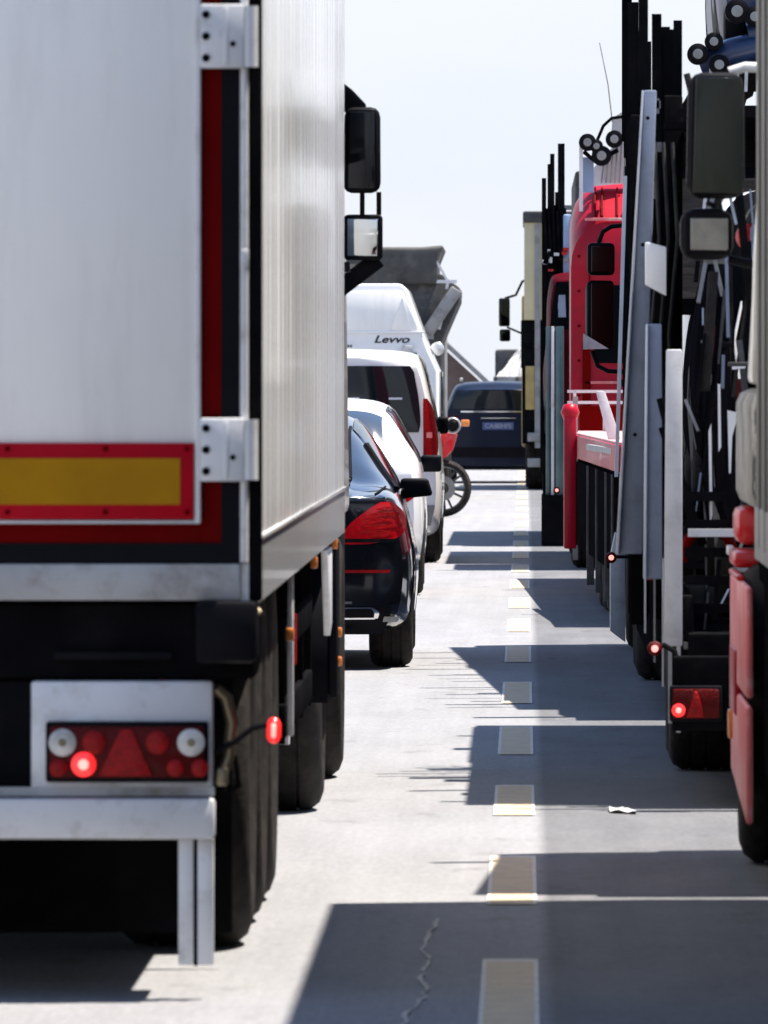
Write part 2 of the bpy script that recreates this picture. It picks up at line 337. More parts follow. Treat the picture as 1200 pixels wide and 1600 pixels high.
class Car:
    """a lofted car body; local frame: rear at y=0, ground z=0, x to the right. stations: y, zb, zbelt, ztop, hw, hwr"""
    NV = 32
    bf = .965
    def __init__(s, st, bulge=.12, p=3.0, fb=.15):
        s.st = st; s.ys = [q[0] for q in st]; s.bulge = bulge; s.p = p; s.fb = fb
        s.y0, s.y1 = s.ys[0], s.ys[-1]
    def par(s, y): return [herm(s.ys, [q[k] for q in s.st], y) for k in range(1, 6)]
    def pt(s, y, v):                                     # v 0..8 along the half section
        zb, zl, zt, hw, hr = s.par(y); hr = min(hr, hw * .97)
        P = [(0, zb), (.82 * hw, zb), (.965 * hw, zb + .07), (hw, zb + .48 * (zl - zb)), (s.bf * hw, zl),
             (.5 * (s.bf * hw + hr) + .025, .55 * zl + .45 * zt), (hr, zt - .055), (.72 * hr, zt - .008), (0, zt + .012)]
        ks = list(range(9))
        return herm(ks, [q[0] for q in P], v), herm(ks, [q[1] for q in P], v)
    def body(s, mat, parent, name='body'):
        m = MB(); N = s.NV; ny = 56
        ys = [s.y0 + (s.y1 - s.y0) * i / (ny - 1) for i in range(ny)]
        vs = [8 * j / N for j in range(N + 1)]
        full = [(v, 1) for v in vs] + [(v, -1) for v in vs[-2:0:-1]]; n = len(full)
        pts = []
        for y in ys:
            for v, sg in full:
                x, z = s.pt(y, v); pts.append((sg * x, y, z))
        fs = [(i * n + j, i * n + (j + 1) % n, (i + 1) * n + (j + 1) % n, (i + 1) * n + j) for i in range(ny - 1) for j in range(n)]
        m.add(pts, fs)
        K = 14
        for yy, bl, sg in ((s.y0, s.bulge, -1), (s.y1, s.fb, 1)):
            hw = s.par(yy)[3]; rows = []
            for v in vs:
                x, z = s.pt(yy, v)
                for k in range(K + 1):
                    t = -1 + 2 * k / K
                    rows.append((x * t, yy + sg * bl * (1 - abs(t) ** s.p) * min(1, x / (.5 * hw)), z))
            m.add(rows, [(i * (K + 1) + k, i * (K + 1) + k + 1, (i + 1) * (K + 1) + k + 1, (i + 1) * (K + 1) + k) for i in range(N) for k in range(K)])
        return m.build(name, mat, parent, smooth=38)
    def nrm(s, y, v):
        e = .02; x, z = s.pt(y, v); xa, za = s.pt(y + e, v); xb, zb = s.pt(y, min(8, v + e)); xc, zc = s.pt(y, max(0, v - e))
        a = Vector((xa - x, e, za - z)); b = Vector((xb - xc, 0, zb - zc)); nn = b.cross(a)
        if nn.length < 1e-9: return Vector((0, 0, 1))
        nn.normalize(); return nn
    def patch(s, f0, f1, v0, v1, sg, off, mat, parent, name, nu=10, nv=8):
        """f0,f1: functions of v-fraction giving the y limits"""
        def fn(a, b):
            v = v0 + (v1 - v0) * b; ya, yb = f0(b), f1(b); y = ya + (yb - ya) * a
            x, z = s.pt(y, v); n = s.nrm(y, v)
            if n.x < -0.2: n = -n
            return (sg * (x + n.x * off), y + n.y * off, z + n.z * off)
        return MB().grid(fn, nu, nv).build(name, mat, parent, smooth=60)
    def top(s, y0, y1, v0, off, mat, parent, name, nu=10, nv=18, v0b=None):
        def fn(a, b):
            y = y0 + (y1 - y0) * a; vv = v0 if v0b is None else v0 + (v0b - v0) * a
            q = -1 + 2 * b; sg = 1 if q >= 0 else -1; v = 8 - abs(q) * (8 - vv)
            x, z = s.pt(y, v); n = s.nrm(y, v)
            if n.z < 0: n = -n
            return (sg * (x + n.x * off), y + n.y * off, z + n.z * off)
        return MB().grid(fn, nu, nv).build(name, mat, parent, smooth=60)
    def hw_at(s, y, z):
        best = .01
        for j in range(5, s.NV + 1):
            x0, z0 = s.pt(y, 8 * (j - 1) / s.NV); x1, z1 = s.pt(y, 8 * j / s.NV)
            if z0 <= z <= z1 and z1 > z0: best = max(best, x0 + (x1 - x0) * (z - z0) / (z1 - z0))
        return best
    def rear_y(s, x, z):
        wd = s.hw_at(s.y0, z); hw = s.par(s.y0)[3]; t = min(1, abs(x) / max(.01, wd))
        return s.y0 - s.bulge * (1 - t ** s.p) * min(1, wd / (.5 * hw))
    def rear(s, rows, off, mat, parent, name, nc=14, both=True, thick=.0):
        """rows: (z, x_inner, x_outer); x_outer may reach round the corner (1.0 = the body's own edge)"""
        obs = []
        zs = [r[0] for r in rows]
        for sg in ((1, -1) if both else (1,)):
            def fn(a, b):
                z = zs[0] + (zs[-1] - zs[0]) * a
                xi = herm(zs, [r[1] for r in rows], z); xo = herm(zs, [r[2] for r in rows], z)
                x = xi + (xo - xi) * b
                y = s.rear_y(x, z)
                wd = s.hw_at(s.y0, z); nx = max(0, (abs(x) / wd - .75)) * 4 if wd > .05 else 0
                return (sg * (x + off * min(1, nx)), y - off * (1 - .5 * min(1, nx)), z)
            obs.append(MB().grid(fn, max(6, 2 * len(rows)), nc).build(name, mat, parent, smooth=60))
        return obs
    def side_windows(s, y0, y1, mat, parent, v0=4.15, v1=6.0, off=.006, slope0=.25, slope1=.35):
        for sg in (1, -1):
            s.patch(lambda b: y0 + slope0 * b, lambda b: y1 - slope1 * b, v0, v1, sg, off, mat, parent, 'side_window', 16, 8)
    def wheels(s, parent, r, ya, yb, tw=.22, rim=None, inset=.015, arch=True):
        for yy in (ya, yb):
            hw = s.par(yy)[3]
            for sg in (1, -1):
                wheel(parent, sg * (hw - inset), yy, r, tw, sg, rim)
                if arch:
                    a = MB(); n = 14; c = [(yy + (r + .05) * math.cos(math.pi * k / n), r + (r + .04) * math.sin(math.pi * k / n)) for k in range(n + 1)]
                    vs = []
                    for (cy, cz) in c: vs.append((sg * (s.hw_at(cy, max(cz, s.par(cy)[0] + .08)) + .004), cy, cz))
                    vs.append((sg * (hw - .01), yy, r * .8))
                    a.add(vs, [(k, k + 1, n + 1) for k in range(n)]).build('wheel_arch', m_blackp, parent)

def place(t, loc, rz=0.0):
    t.location = loc; t.rotation_euler = (0, 0, rz)

def mirror(parent, x, y, z0, z1, wd, dep, mat=None, yaw=12, pitch=0, round_=.03, gm=None, taper=0.0, name='mirror'):
    """a door mirror seen from behind: shell and glass, centred on x, glass looks back"""
    h = wd / 2; poly = [(-h + taper, z1), (h - taper * .4, z1), (h, z0), (-h, z0)]
    mb = MB(); zc = (z0 + z1) / 2; q = len(poly)
    mb.add([(p[0], -dep / 2, p[1]) for p in poly] + [(p[0] * .62, dep / 2, zc + (p[1] - zc) * .8) for p in poly], [(0, 1, 2, 3), (7, 6, 5, 4)] + [(i, (i + 1) % 4, 4 + (i + 1) % 4, 4 + i) for i in range(4)])
    me = mb.mesh(name, bevel=round_, seg=3)
    T = Matrix.Translation((x, y, 0)) @ Matrix.Rotation(R(yaw), 4, 'Z') @ Matrix.Translation((0, 0, 0))
    me.transform(T)
    o = link(name, me, mat or m_blackp, parent)
    g = MB(); i = round_ * .38 + .014
    gp = [(-h + taper + i, z1 - i), (h - taper * .4 - i, z1 - i), (h - i, z0 + i), (-h + i, z0 + i)]
    g.prism(gp, 'y', -dep / 2 - .006, -dep / 2 + .004)
    # convex glass
    gm_ = g.mesh('mirror_glass', bevel=min(round_ * .75, .045), seg=3); gm_.transform(T)
    link('mirror_glass', gm_, gm or m_mirror, o)
    return o

def cab(parent, x0, x1, y0, y1, z0, z1, paint, taper=.06, wheel_r=.5, axle=None, side=-1, name='cab'):
    """cab-over truck cab in place; rear wall y0, front y1"""
    f = y1 - y0
    sec = lambda k: (x0 + taper * k, x1 - taper * k)
    zs = [z0, z0 + (z1 - z0) * .45, z1 - .35, z1 - .1, z1]; ks = [0, .25, .8, 1.2, 2.6]
    m = MB(); vs = []
    for z, k in zip(zs, ks):
        a, b = sec(k); yf = y1 - .10 * max(0, (z - zs[1])) / (z1 - zs[1]) - (.25 if z == z1 else 0); yr = y0 + (.05 if z == z1 else 0)
        vs += [(a, yr, z), (b, yr, z), (b, yf, z), (a, yf, z)]
    fs = [(3, 2, 1, 0), (16, 17, 18, 19)]
    for i in range(4):
        for k in range(4): fs.append((i * 4 + k, i * 4 + (k + 1) % 4, i * 4 + 4 + (k + 1) % 4, i * 4 + 4 + k))
    body = m.add(vs, fs).build('cab_body', paint, parent, bevel=.05, seg=3)
    zw0, zw1 = z0 + (z1 - z0) * .42, z0 + (z1 - z0) * .78
    for xe, sg in ((x0, -1), (x1, 1)):
        xw = xe - sg * taper * .45
        MB().add([(xw + sg * .012, y0 + f * .45, zw0), (xw + sg * .012, y1 - .16, zw0), (xw - sg * taper * .35 + sg * .012, y1 - .24, zw1), (xw - sg * taper * .35 + sg * .012, y0 + f * .45, zw1)], [(0, 1, 2, 3)]).build('side_window', m_glass, parent)
        MB().box(min(xe, xe + sg * .02), max(xe, xe + sg * .02), y0 + f * .47, y0 + f * .57, zw0 - .13, zw0 - .09).build('door_handle', m_blackp, parent)
    MB().add([(x0 + .15, y1 - .012, zw0), (x1 - .15, y1 - .012, zw0), (x1 - .2, y1 - .07, zw1 + .1), (x0 + .2, y1 - .07, zw1 + .1)], [(0, 1, 2, 3)]).build('windscreen', m_glass, parent)
    MB().box(x0 + .02, x1 - .02, y1 - .5, y1 + .06, .28, z0 - .01).build('bumper', m_blackp, parent, bevel=.04)
    for xa in (x0 + .1, x1 - .5):
        MB().box(xa, xa + .4, y1 + .062, y1 + .075, .5, .7).build('headlight', m_clear, parent, bevel=.01)
    ax = axle if axle is not None else y1 - 1.0
    wheel(parent, x0 + .01, ax, wheel_r, .32, -1); wheel(parent, x1 - .01, ax, wheel_r, .32, 1)
    return body

def lamp_stalk(parent, pts, r=.012):
    return MB().tube(pts, r, 8).build('lamp_stalk', m_blackp, parent, smooth=40)

def round_lamp(parent, c, r, mat, name='lamp', core=None, depth=.03):
    o = MB().lathe([(depth, 0), (depth, r * 1.15), (0, r * 1.15), (-.004, r), (-.012, r * .6), (-.014, 0)], c, 'y', 20).build(name, mat, parent, smooth=40)
    if core: MB().lathe([(-.013, r * .55), (-.018, 0)], c, 'y', 14).build('bulb', core, o, smooth=40)
    return o

def tail_cluster(parent, xl, xr, z0, z1, y, lit_at, name='tail_light', full=True):
    """rectangular trailer light: black shell, lenses, triangle, round lamps"""
    W, H = xr - xl, z1 - z0
    sh = MB().box(xl, xr, y - .02, y + .05, z0, z1).build(name, m_blackp, parent, bevel=.008)
    MB().box(xl + .012, xr - .012, y - .034, y - .016, z0 + .012, z1 - .012).build('lens', m_lens, sh, bevel=.006)
    cx = xl + W * .48
    MB().prism([(cx - W * .155, z0 + .016), (cx + W * .18, z0 + .016), (cx + W * .055, z1 - .02), (cx - W * .02, z1 - .02)], 'y', y - .042, y - .03).build('reflector_triangle', m_lens2, sh, bevel=.004)
    def disc(u, v, r, mat, nm):
        return MB().lathe([(y - .030, r), (y - .040, r * .96), (y - .046, r * .6), (y - .046, 0)], (xl + W * u, 0, z0 + H * v), 'y', 22).build(nm, mat, sh, smooth=40)
    if full:
        for u in (.105, .895):
            disc(u, .66, H * .235, m_clear, 'reversing_lamp')
            MB().lathe([(y - .050, 0), (y - .049, H * .06), (y - .045, H * .07)], (xl + W * u, 0, z0 + H * .66), 'y', 12).build('bulb', m_brass, sh, smooth=40)
        for u in (.30, .69): disc(u, .66, H * .2, m_lens2, 'lamp')
        for u in (.08, .80, .95): disc(u, .24, H * .15, m_lens2, 'lamp')
    u, v, r = lit_at
    disc(u, v, r, m_lit, 'lit_lamp')
    MB().lathe([(y - .047, r * .42), (y - .052, 0)], (xl + W * u, 0, z0 + H * v), 'y', 14).build('bulb', m_litw, sh, smooth=40)
    return sh

# ================================================================== LEFT LANE
# ---- white semi-trailer, near left
D0 = 28.3; XR = -.69; XL = -3.24; YF = D0 + 13.6
def rx(p): return X(p, D0)
def rz(p): return Z(p, D0)
T = thing('semi_trailer', 'white box semi-trailer with red and amber rear marking plate, nearest on the left', 'trailer', (-1.965, D0, 0))
ZT = 3.98
# box: side wall panels, roof, front wall, corner posts
NP = 26; pw = (YF - D0 - .16) / NP
def pan(sx):
    def fn(a, b):
        y = a * (pw - .006); z = rz(842) + b * (ZT - rz(842))
        return (sx * .004 * abs(math.sin(math.pi * a)) ** .8 + sx * .004 * math.sin(math.pi * 6 * a), y, z)
    return MB().grid(fn, 25, 3).mesh('side_panel', smooth=50)
for sx, xw in ((1, XR - .007), (-1, XL + .007)):
    me = pan(sx); me.materials.append(m_side)
    for k in range(NP):
        o = link('side_panel', me, None, T); o.location = (xw, D0 + .08 + k * pw, 0); o.rotation_euler = (R(random.uniform(-.06, .06)), 0, R(random.uniform(-.35, .35)))
    MB().box(xw - .03, xw - .004, D0 + .06, YF - .06, rz(842), ZT).build('side_wall', m_galv, T)
    MB().box(min(xw, xw + sx * .012), max(xw, xw + sx * .012), D0 + .03, YF - .02, rz(842) - .004, rz(842) + .010).build('rub_rail', m_carw, T, bevel=.003)
    MB().box(min(xw - sx * .01, xw + sx * .004), max(xw - sx * .01, xw + sx * .004), D0 + .03, YF - .02, 1.03, rz(842) - .008).build('bottom_rail', m_side, T)
    MB().box(min(xw - sx * .01, xw + sx * .008), max(xw - sx * .01, xw + sx * .008), D0 + .03, YF - .02, ZT - .1, ZT + .02).build('top_rail', m_alu, T)
MB().box(XL + .02, XR - .02, D0 + .03, YF, ZT, ZT + .03).build('roof', m_white, T)
MB().box(XL + .02, XR - .02, YF - .05, YF, 1.04, ZT).build('front_wall', m_white, T, bevel=.02)
MB().box(XL + .03, XR - .03, D0 + .08, YF - .05, 1.04, 1.10).build('floor', m_black, T)
# rear
for sg, a, b in ((1, -1.962, rx(309)), (-1, XL - (rx(309) - XR), -1.968)):
    d = MB().box(a, b, D0 - .045, D0 + .05, rz(812), ZT - .05).build('door', m_white, T, bevel=.006)
    e = (b - .006, b + .009) if sg > 0 else (a - .009, a + .006)
    tr = MB().box(e[0], e[1], D0 - .052, D0 + .02, rz(818), ZT - .05).box(a, b, D0 - .052, D0 + .02, rz(818), rz(812) - .001)
    tr.build('door_trim', m_galv, d, bevel=.003)
    # marking plate
    pa, pb = (rx(-60), rx(304)) if sg > 0 else (XL - (rx(304) - XR), XL - (rx(-60) - XR))
    pl = MB().box(pa, pb, D0 - .058, D0 - .040, rz(811), rz(692)).build('marking_plate', m_mred, d, bevel=.003)
    iu = .036
    MB().box(pa + iu, pb - iu, D0 - .0605, D0 - .05, rz(788), rz(716)).build('amber_field', m_myel, pl)
    for u in (.2, .62, .97):
        for zz in (rz(701), rz(800)):
            MB().lathe([(D0 - .064, 0), (D0 - .063, .006), (D0 - .057, .008)], (pa + (pb - pa) * u, 0, zz), 'y', 8).build('rivet', m_darkred, pl)
XM = (XL + XR)                                         # mirror about the centre line
def both(fn):                                          # build a rear part on both sides
    for f in (lambda x: x, lambda x: XM - x): fn(f)
def bx(m, f, xa, xb, *r): 
    a, b = sorted((f(xa), f(xb))); return m.box(a, b, *r)
both(lambda f: bx(MB(), f, rx(311), rx(346), D0 - .02, D0 + .06, rz(848), ZT).build('rear_frame', m_darkred, T))
MB().box(XM - rx(311), rx(311), D0 - .022, D0 + .06, rz(848), rz(819)).build('rear_frame', m_darkred, T)
both(lambda f: bx(MB(), f, rx(346), rx(376), D0 - .026, D0 + .06, rz(880), ZT).build('door_seal', m_blackp, T))
MB().box(XM - rx(346), rx(346), D0 - .026, D0 + .06, rz(880), rz(848) - .001).build('door_seal', m_blackp, T)
both(lambda f: MB().tube([(f(rx(382)), D0 - .03, rz(878)), (f(rx(382)), D0 - .03, ZT - .02)], .011, 12).build('locking_bar', m_galv, T, smooth=40))
both(lambda f: bx(MB(), f, rx(389), rx(409), D0 - .015, D0 + .075, 1.035, ZT + .02).build('corner_post', m_black, T, bevel=.008))
both(lambda f: bx(MB(), f, rx(376), rx(389), D0 - .012, D0 + .04, rz(938), rz(880)).build('corner_bracket', m_galv, T))
MB().box(XM - rx(376), rx(376), D0 - .03, D0 + .06, rz(938), rz(880) - .001).build('rear_sill', m_sill, T, bevel=.006)
def hinge(f):
    for (ya, yb) in ((8, 108), (653, 752), (-560, -470)):
        h = bx(MB(), f, rx(314), rx(383), D0 - .075, D0 - .03, rz(yb), rz(ya)).build('hinge', m_galv, T, bevel=.006)
        MB().tube([(f(rx(390)), D0 - .05, rz(yb) + .004), (f(rx(390)), D0 - .05, rz(ya) - .004)], .024, 14).build('hinge_barrel', m_galv, h, smooth=40)
        for i, q in enumerate((.16, .5, .84)):
            MB().lathe([(D0 - .083, 0), (D0 - .083, .009), (D0 - .074, .011)], (f(rx(323)), 0, rz(ya + (yb - ya) * q)), 'y', 8).build('bolt', m_black, h)
        MB().lathe([(D0 - .080, 0), (D0 - .080, .007), (D0 - .074, .008)], (f(rx(365)), 0, rz(ya + (yb - ya) * .62)), 'y', 8).build('bolt', m_black, h)
        bx(MB(), f, rx(350), rx(358), D0 - .079, D0 - .07, rz(yb) + .01, rz(ya) - .01).build('hinge_rib', m_galv, h, bevel=.002)
both(hinge)
# chassis, rear beam, lights, bumper
MB().box(XL + .05, XR - .012, D0 + .03, D0 + .5, rz(1062), 1.03).build('rear_cross_member', m_black, T, bevel=.015)
both(lambda f: bx(MB(), f, rx(305), rx(404), D0 - .09, D0 + .04, rz(1035), rz(938)).build('rubber_buffer', m_blackp, T, bevel=.02))
both(lambda f: bx(MB(), f, rx(84), rx(270), D0 + .0, D0 + .04, rz(1031), rz(1018)).build('step_plate', m_blackp, T, bevel=.004))
MB().box(-2.6, -1.33, D0 + .10, D0 + 13.0, .86, 1.03).build('chassis_beam', m_black, T)
both(lambda f: bx(MB(), f, rx(48), rx(333), D0 + .0, D0 + .06, rz(1243), rz(1064)).build('light_panel', m_galv, T, bevel=.010))
MB().box(XM - rx(48) , rx(48), D0 + .03, D0 + .1, rz(1228), rz(1066)).build('mudflap_panel', m_black, T)
MB().box(XM - rx(335), rx(335), D0 - .005, D0 + .05, rz(1244), rz(1230)).build('bumper_lip', m_sill, T)
def lights(f):
    a, b = sorted((f(rx(72)), f(rx(326))))
    tail_cluster(T, a, b, rz(1222), rz(1127), D0 - .01, (.235 if f(0) == 0 else .765, .30, .033))
both(lights)
MB().box(XM - rx(337), rx(337), D0 - .075, D0 - .012, rz(1310), rz(1246)).build('underrun_bar', m_galv, T, bevel=.012)
def leg(f):
    bx(MB(), f, rx(279), rx(303), D0 - .03, D0 + .02, rz(1507), rz(1309)).build('underrun_leg', m_galv, T, bevel=.004)
    bx(MB(), f, rx(309), rx(334), D0 - .03, D0 + .02, rz(1507), rz(1309)).build('underrun_leg', m_galv, T, bevel=.004)
    bx(MB(), f, rx(303), rx(309), D0 - .02, D0 + .015, rz(1509), rz(1309)).build('leg_web', m_black, T)
both(leg)
def rightbits(f):
    c = MB()
    c.tube([(f(rx(336)), D0 + .03, rz(1075)), (f(rx(352)), D0 + .04, rz(1090)), (f(rx(362)), D0 + .05, rz(1130)), (f(rx(357)), D0 + .05, rz(1185)), (f(rx(340)), D0 + .04, rz(1225))], .016, 10)
    c.build('end_tube', m_brass, T, smooth=50)
    bx(MB(), f, rx(338), rx(356), D0 + .0, D0 + .05, rz(1228), rz(1200)).build('end_bracket', m_brass, T, bevel=.006)
    s = lamp_stalk(T, [(f(rx(335)), D0 + .02, rz(1175)), (f(rx(365)), D0 + .0, rz(1160)), (f(rx(395)), D0 - .01, rz(1137)), (f(rx(420)), D0 - .01, rz(1132))], .008)
    o = MB().lathe([(-.034, 0), (-.030, .011), (-.018, .018), (.018, .018), (.030, .011), (.034, 0)], (f(rx(428)), D0 - .01, rz(1141)), 'z', 16).build('marker_lamp', m_lit, T, smooth=60)
    MB().lathe([(-.02, .0), (-.016, .006), (.016, .006), (.02, 0)], (f(rx(428)), D0 - .026, rz(1141)), 'z', 10).build('bulb', m_litw, o, smooth=60)
    MB().tube([(f(XR - .05), D0 + .02, rz(990)), (f(XR - .02), D0 + .0, rz(975)), (f(XR), D0 + .01, rz(958)), (f(XR - .012), D0 + .03, rz(948))], .010, 8).build('rope_hook', m_brass, T, smooth=50)
both(rightbits)
for ax in (31.05, 32.4, 33.75):
    wheel(T, -.775, ax, .52, .385, 1); wheel(T, XM + .775, ax, .52, .385, -1)
    MB().tube([(XL + .2, ax, .52), (XR - .2, ax, .52)], .08, 10).build('axle', m_black, T, smooth=40)
both(lambda f: bx(MB(), f, -1.955, -.80, 29.75, 29.77, .10, .90).build('mudflap', m_black, T, bevel=.004))  # full-width black sheet, also stands in for the shade under the trailer
def guards(f):
    for yy in (34.7, 36.1, 37.5, 38.9):
        bx(MB(), f, -.80, -.765, yy, yy + .06, .45, .98).build('side_guard_post', m_black, T)
    for zz in (.47, .74):
        bx(MB(), f, -.785, -.76, 34.6, 38.9, zz, zz + .11).build('side_guard_rail', m_black, T, bevel=.006)
    bx(MB(), f, -.748, -.730, 34.30, 34.36, .49, 1.02).build('guard_end', m_galv, T, bevel=.004)
    bx(MB(), f, -.752, -.735, 34.9, 35.0, .70, .86).build('red_marker_plate', m_mred, T)
    bx(MB(), f, -1.05, -.85, 39.2, 39.35, .3, .98).build('landing_leg', m_galv, T)
    for yy, zz in ((32.6, .83), (36.3, .985), (40.2, .99)):
        bx(MB(), f, -.715, -.692, yy, yy + .06, zz, zz + .038).build('side_marker', m_orange, T, bevel=.004)
both(guards)

for k, zz in enumerate((1.35, 1.9, 2.5, 3.2)):
    both(lambda f: bx(MB(), f, rx(376), rx(389), D0 - .045, D0 - .012, zz, zz + .05).build('bar_clamp', m_galv, T, bevel=.003))
both(lambda f: MB().tube([(f(-1.0), D0 + .3, .95), (f(-.95), D0 + .5, .80), (f(-.86), D0 + 1.2, .78), (f(-.83), D0 + 2.4, .9)], .012, 8).build('air_line', m_darkred, T, smooth=50))
both(lambda f: MB().tube([(f(rx(366)), D0 + .05, rz(1180)), (f(rx(372)), D0 + .08, rz(1230)), (f(rx(350)), D0 + .06, rz(1240))], .007, 8).build('cable', m_black, T, smooth=50))
for k in range(5): MB().box(-1.962 + .05 + .22 * k, -1.962 + .065 + .22 * k, D0 - .0465, D0 - .044, 1.50, 3.9) if False else None
# ---- its tractor
T = thing('tractor_unit', 'tractor coupled to the white semi-trailer, showing its black right door mirrors and drive wheel', 'truck', (-1.965, 43.5, 0))
cab(T, -3.2, -.73, 42.9, 45.3, 1.05, 3.75, m_carw, axle=44.3)
MB().box(-2.4, -1.5, 39.6, 43.0, .75, .95).build('chassis', m_black, T)
wheel(T, -.755, 40.85, .50, .34, 1); wheel(T, -3.175, 40.85, .50, .34, -1)
for f in (lambda x: x, lambda x: XM - x):
    a, b = sorted((f(-1.08), f(-.73)))
    n = 16; vs = []; 
    for k in range(n + 1):
        t = R(-10 + 200 * k / n); vs += [(a, 40.85 + .58 * math.cos(t), .52 + .58 * math.sin(t)), (b, 40.85 + .58 * math.cos(t), .52 + .58 * math.sin(t))]
    m = MB().add(vs, [(2 * k, 2 * k + 1, 2 * k + 3, 2 * k + 2) for k in range(n)])
    m.build('mudguard', m_blackp, T, smooth=60)
    a, b = sorted((f(-1.2), f(-.735)))
    MB().box(a, b, 41.6, 42.85, .45, 1.0).build('fuel_tank', m_alu, T, bevel=.05, seg=3)
    a, b = sorted((f(-.735), f(-.71)))
    MB().prism([(39.2, 1.0), (40.1, 1.0), (40.1, .72), (39.75, .68)], 'x', a, b).build('side_fairing', m_galv, T, bevel=.004)
    MB().box(a, b + .004, 40.9, 41.45, .42, 1.0).build('rear_skirt', m_blackp, T, bevel=.006)
    for yy, zz in ((41.2, .66), (41.2, .55)):
        a, b = sorted((f(-.715), f(-.692))); MB().box(a, b, yy - .03, yy + .02, zz - .018, zz + .018).build('side_marker', m_orange, T, bevel=.005)
YM = 44.75
mirror(T, X(567.5, YM), YM, Z(306, YM), Z(164, YM), .172, .14, yaw=-6, round_=.04, gm=m_mirrorb, taper=.006)
mirror(T, X(571, YM), YM, Z(408, YM), Z(334, YM), .172, .10, yaw=-12, round_=.018)
MB().prism([(X(534, YM), Z(128, YM)), (X(550, YM), Z(140, YM)), (X(572, YM), Z(163, YM)), (X(570, YM), Z(180, YM)), (X(534, YM), Z(174, YM))], 'y', YM - .04, YM + .08).build('mirror_arm', m_blackp, T, bevel=.006)
for px in (566, 592):
    MB().bar((X(px, YM), YM, Z(336, YM)), (X(px, YM), YM, Z(300, YM)), .010).build('mirror_link', m_blackp, T)
MB().bar((X(525, YM), YM + .02, Z(455, YM)), (X(592, YM), YM + .02, Z(404, YM)), .036, .03).build('mirror_arm', m_blackp, T, bevel=.006)
MB().prism([(X(533, YM), Z(440, YM)), (X(533, YM), Z(412, YM)), (X(556, YM), Z(412, YM))], 'y', YM + .1, YM + .14).build('mirror_bracket', m_galv, T)
mirror(T, XM - X(569, YM), YM, Z(304, YM), Z(172, YM), .15, .14, yaw=14, round_=.025, gm=m_mirrord)

# ---- black saloon
T = thing('saloon_car', 'glossy black saloon car with a large red tail light, just ahead of the white trailer', 'car')
C = Car([(.13, .26, .93, 1.02, .865, .60), (.33, .22, .95, 1.05, .90, .62), (.70, .20, .965, 1.085, .92, .60), (1.05, .19, .97, 1.22, .925, .58), (1.55, .18, .97, 1.385, .925, .56),
         (2.15, .18, .965, 1.452, .925, .565), (2.8, .18, .96, 1.435, .925, .57), (3.25, .18, .94, 1.26, .92, .60), (3.65, .18, .90, 1.0, .915, .66), (4.3, .2, .80, .90, .89, .66), (4.72, .24, .68, .78, .80, .6)], bulge=.13)
C.bf = .905
C.body(m_merc, T)
C.top(.78, 1.62, 6.25, .006, m_glassb, T, 'rear_window', v0b=6.1)
C.top(3.0, 3.6, 6.2, .006, m_glass, T, 'windscreen')
C.side_windows(1.05, 3.35, m_glass, T, slope0=.55, slope1=.5)
for sg in (1, -1):
    def line(fy, fv, n=26, r=.008, nm='window_trim'):
        pts = []
        for k in range(n):
            a = k / (n - 1); y, v = fy(a), fv(a); x, z = C.pt(y, v); q = C.nrm(y, v); pts.append((sg * (x + abs(q.x) * .008), y + q.y * .006, z + q.z * .008))
        MB().tube(pts, r, 6).build(nm, m_chrome, T, smooth=60)
    line(lambda a: 1.0 + .62 * a, lambda a: 4.15 + 1.85 * a)
    def seam(fy, fv, nm, r=.011, mt=m_blackp, n=26):
        pts = []
        for k in range(n):
            a = k / (n - 1); y, v = fy(a), fv(a); x, z = C.pt(y, v); q = C.nrm(y, v)
            if q.z < 0: q = -q
            pts.append((sg * (x + q.x * .004), y + q.y * .004, z + q.z * .004))
        MB().tube(pts, r, 6).build(nm, mt, T, smooth=60)
    seam(lambda a: .78 + .84 * a, lambda a: 6.25 - .15 * a, 'window_seal')
    seam(lambda a: .76, lambda a: 6.25 + 1.75 * a, 'window_seal')
    seam(lambda a: .20 + .52 * a, lambda a: 5.2 - .35 * a, 'shut_line', .006)
    seam(lambda a: .95 + .5 * a, lambda a: 4.25 + 1.3 * a, 'quarter_seal', .02)
    line(lambda a: 1.0 + 2.3 * a, lambda a: 4.1)
C.rear([(.705, .50, .66), (.73, .50, .80), (.77, .53, .855), (.82, .57, .872), (.87, .63, .862), (.91, .68, .835), (.94, .73, .79)], .012, m_tail, T, 'tail_light', nc=18)
for za, xa, xb in ((.765, .60, .80), (.80, .62, .845), (.835, .63, .80), (.865, .66, .835), (.895, .70, .80), (.745, .66, .78)):
    C.rear([(za, xa, xb - .02), (za + .010, xa + .02, xb), (za + .019, xa + .05, xb - .01)], .016, m_lens2, T, 'light_strip')
C.rear([(.715, .50, .80), (.735, .505, .83)], .018, m_chrome, T, 'light_trim')
C.rear([(.545, .50, .78), (.562, .50, .79)], .012, m_lens2, T, 'reflector')
for z0, z1, xi, xo in ((.372, .386, 0, .58), (.345, .352, .42, .68), (.285, .294, .42, .70)): C.rear([(z0, xi, xo), (z1, xi, xo)], .014, m_chrome, T, 'exhaust_trim')
C.rear([(.290, .695, .715), (.32, .70, .725), (.35, .675, .695)], .014, m_chrome, T, 'exhaust_trim'); C.rear([(.27, .74, .82), (.30, .75, .84)], .012, m_greyl, T, 'exhaust_trim')
C.rear([(.20, 0, .74), (.28, 0, .78), (.36, 0, .8)], .006, m_blackp, T, 'diffuser')
C.rear([(.97, 0, .45), (.985, 0, .45)], .01, m_merc, T, 'boot_lip')
C.rear([(.68, 0, .26), (.79, 0, .26)], .010, m_platew, T, 'number_plate')
C.wheels(T, .335, .95, 3.89, .245, m_rimd)
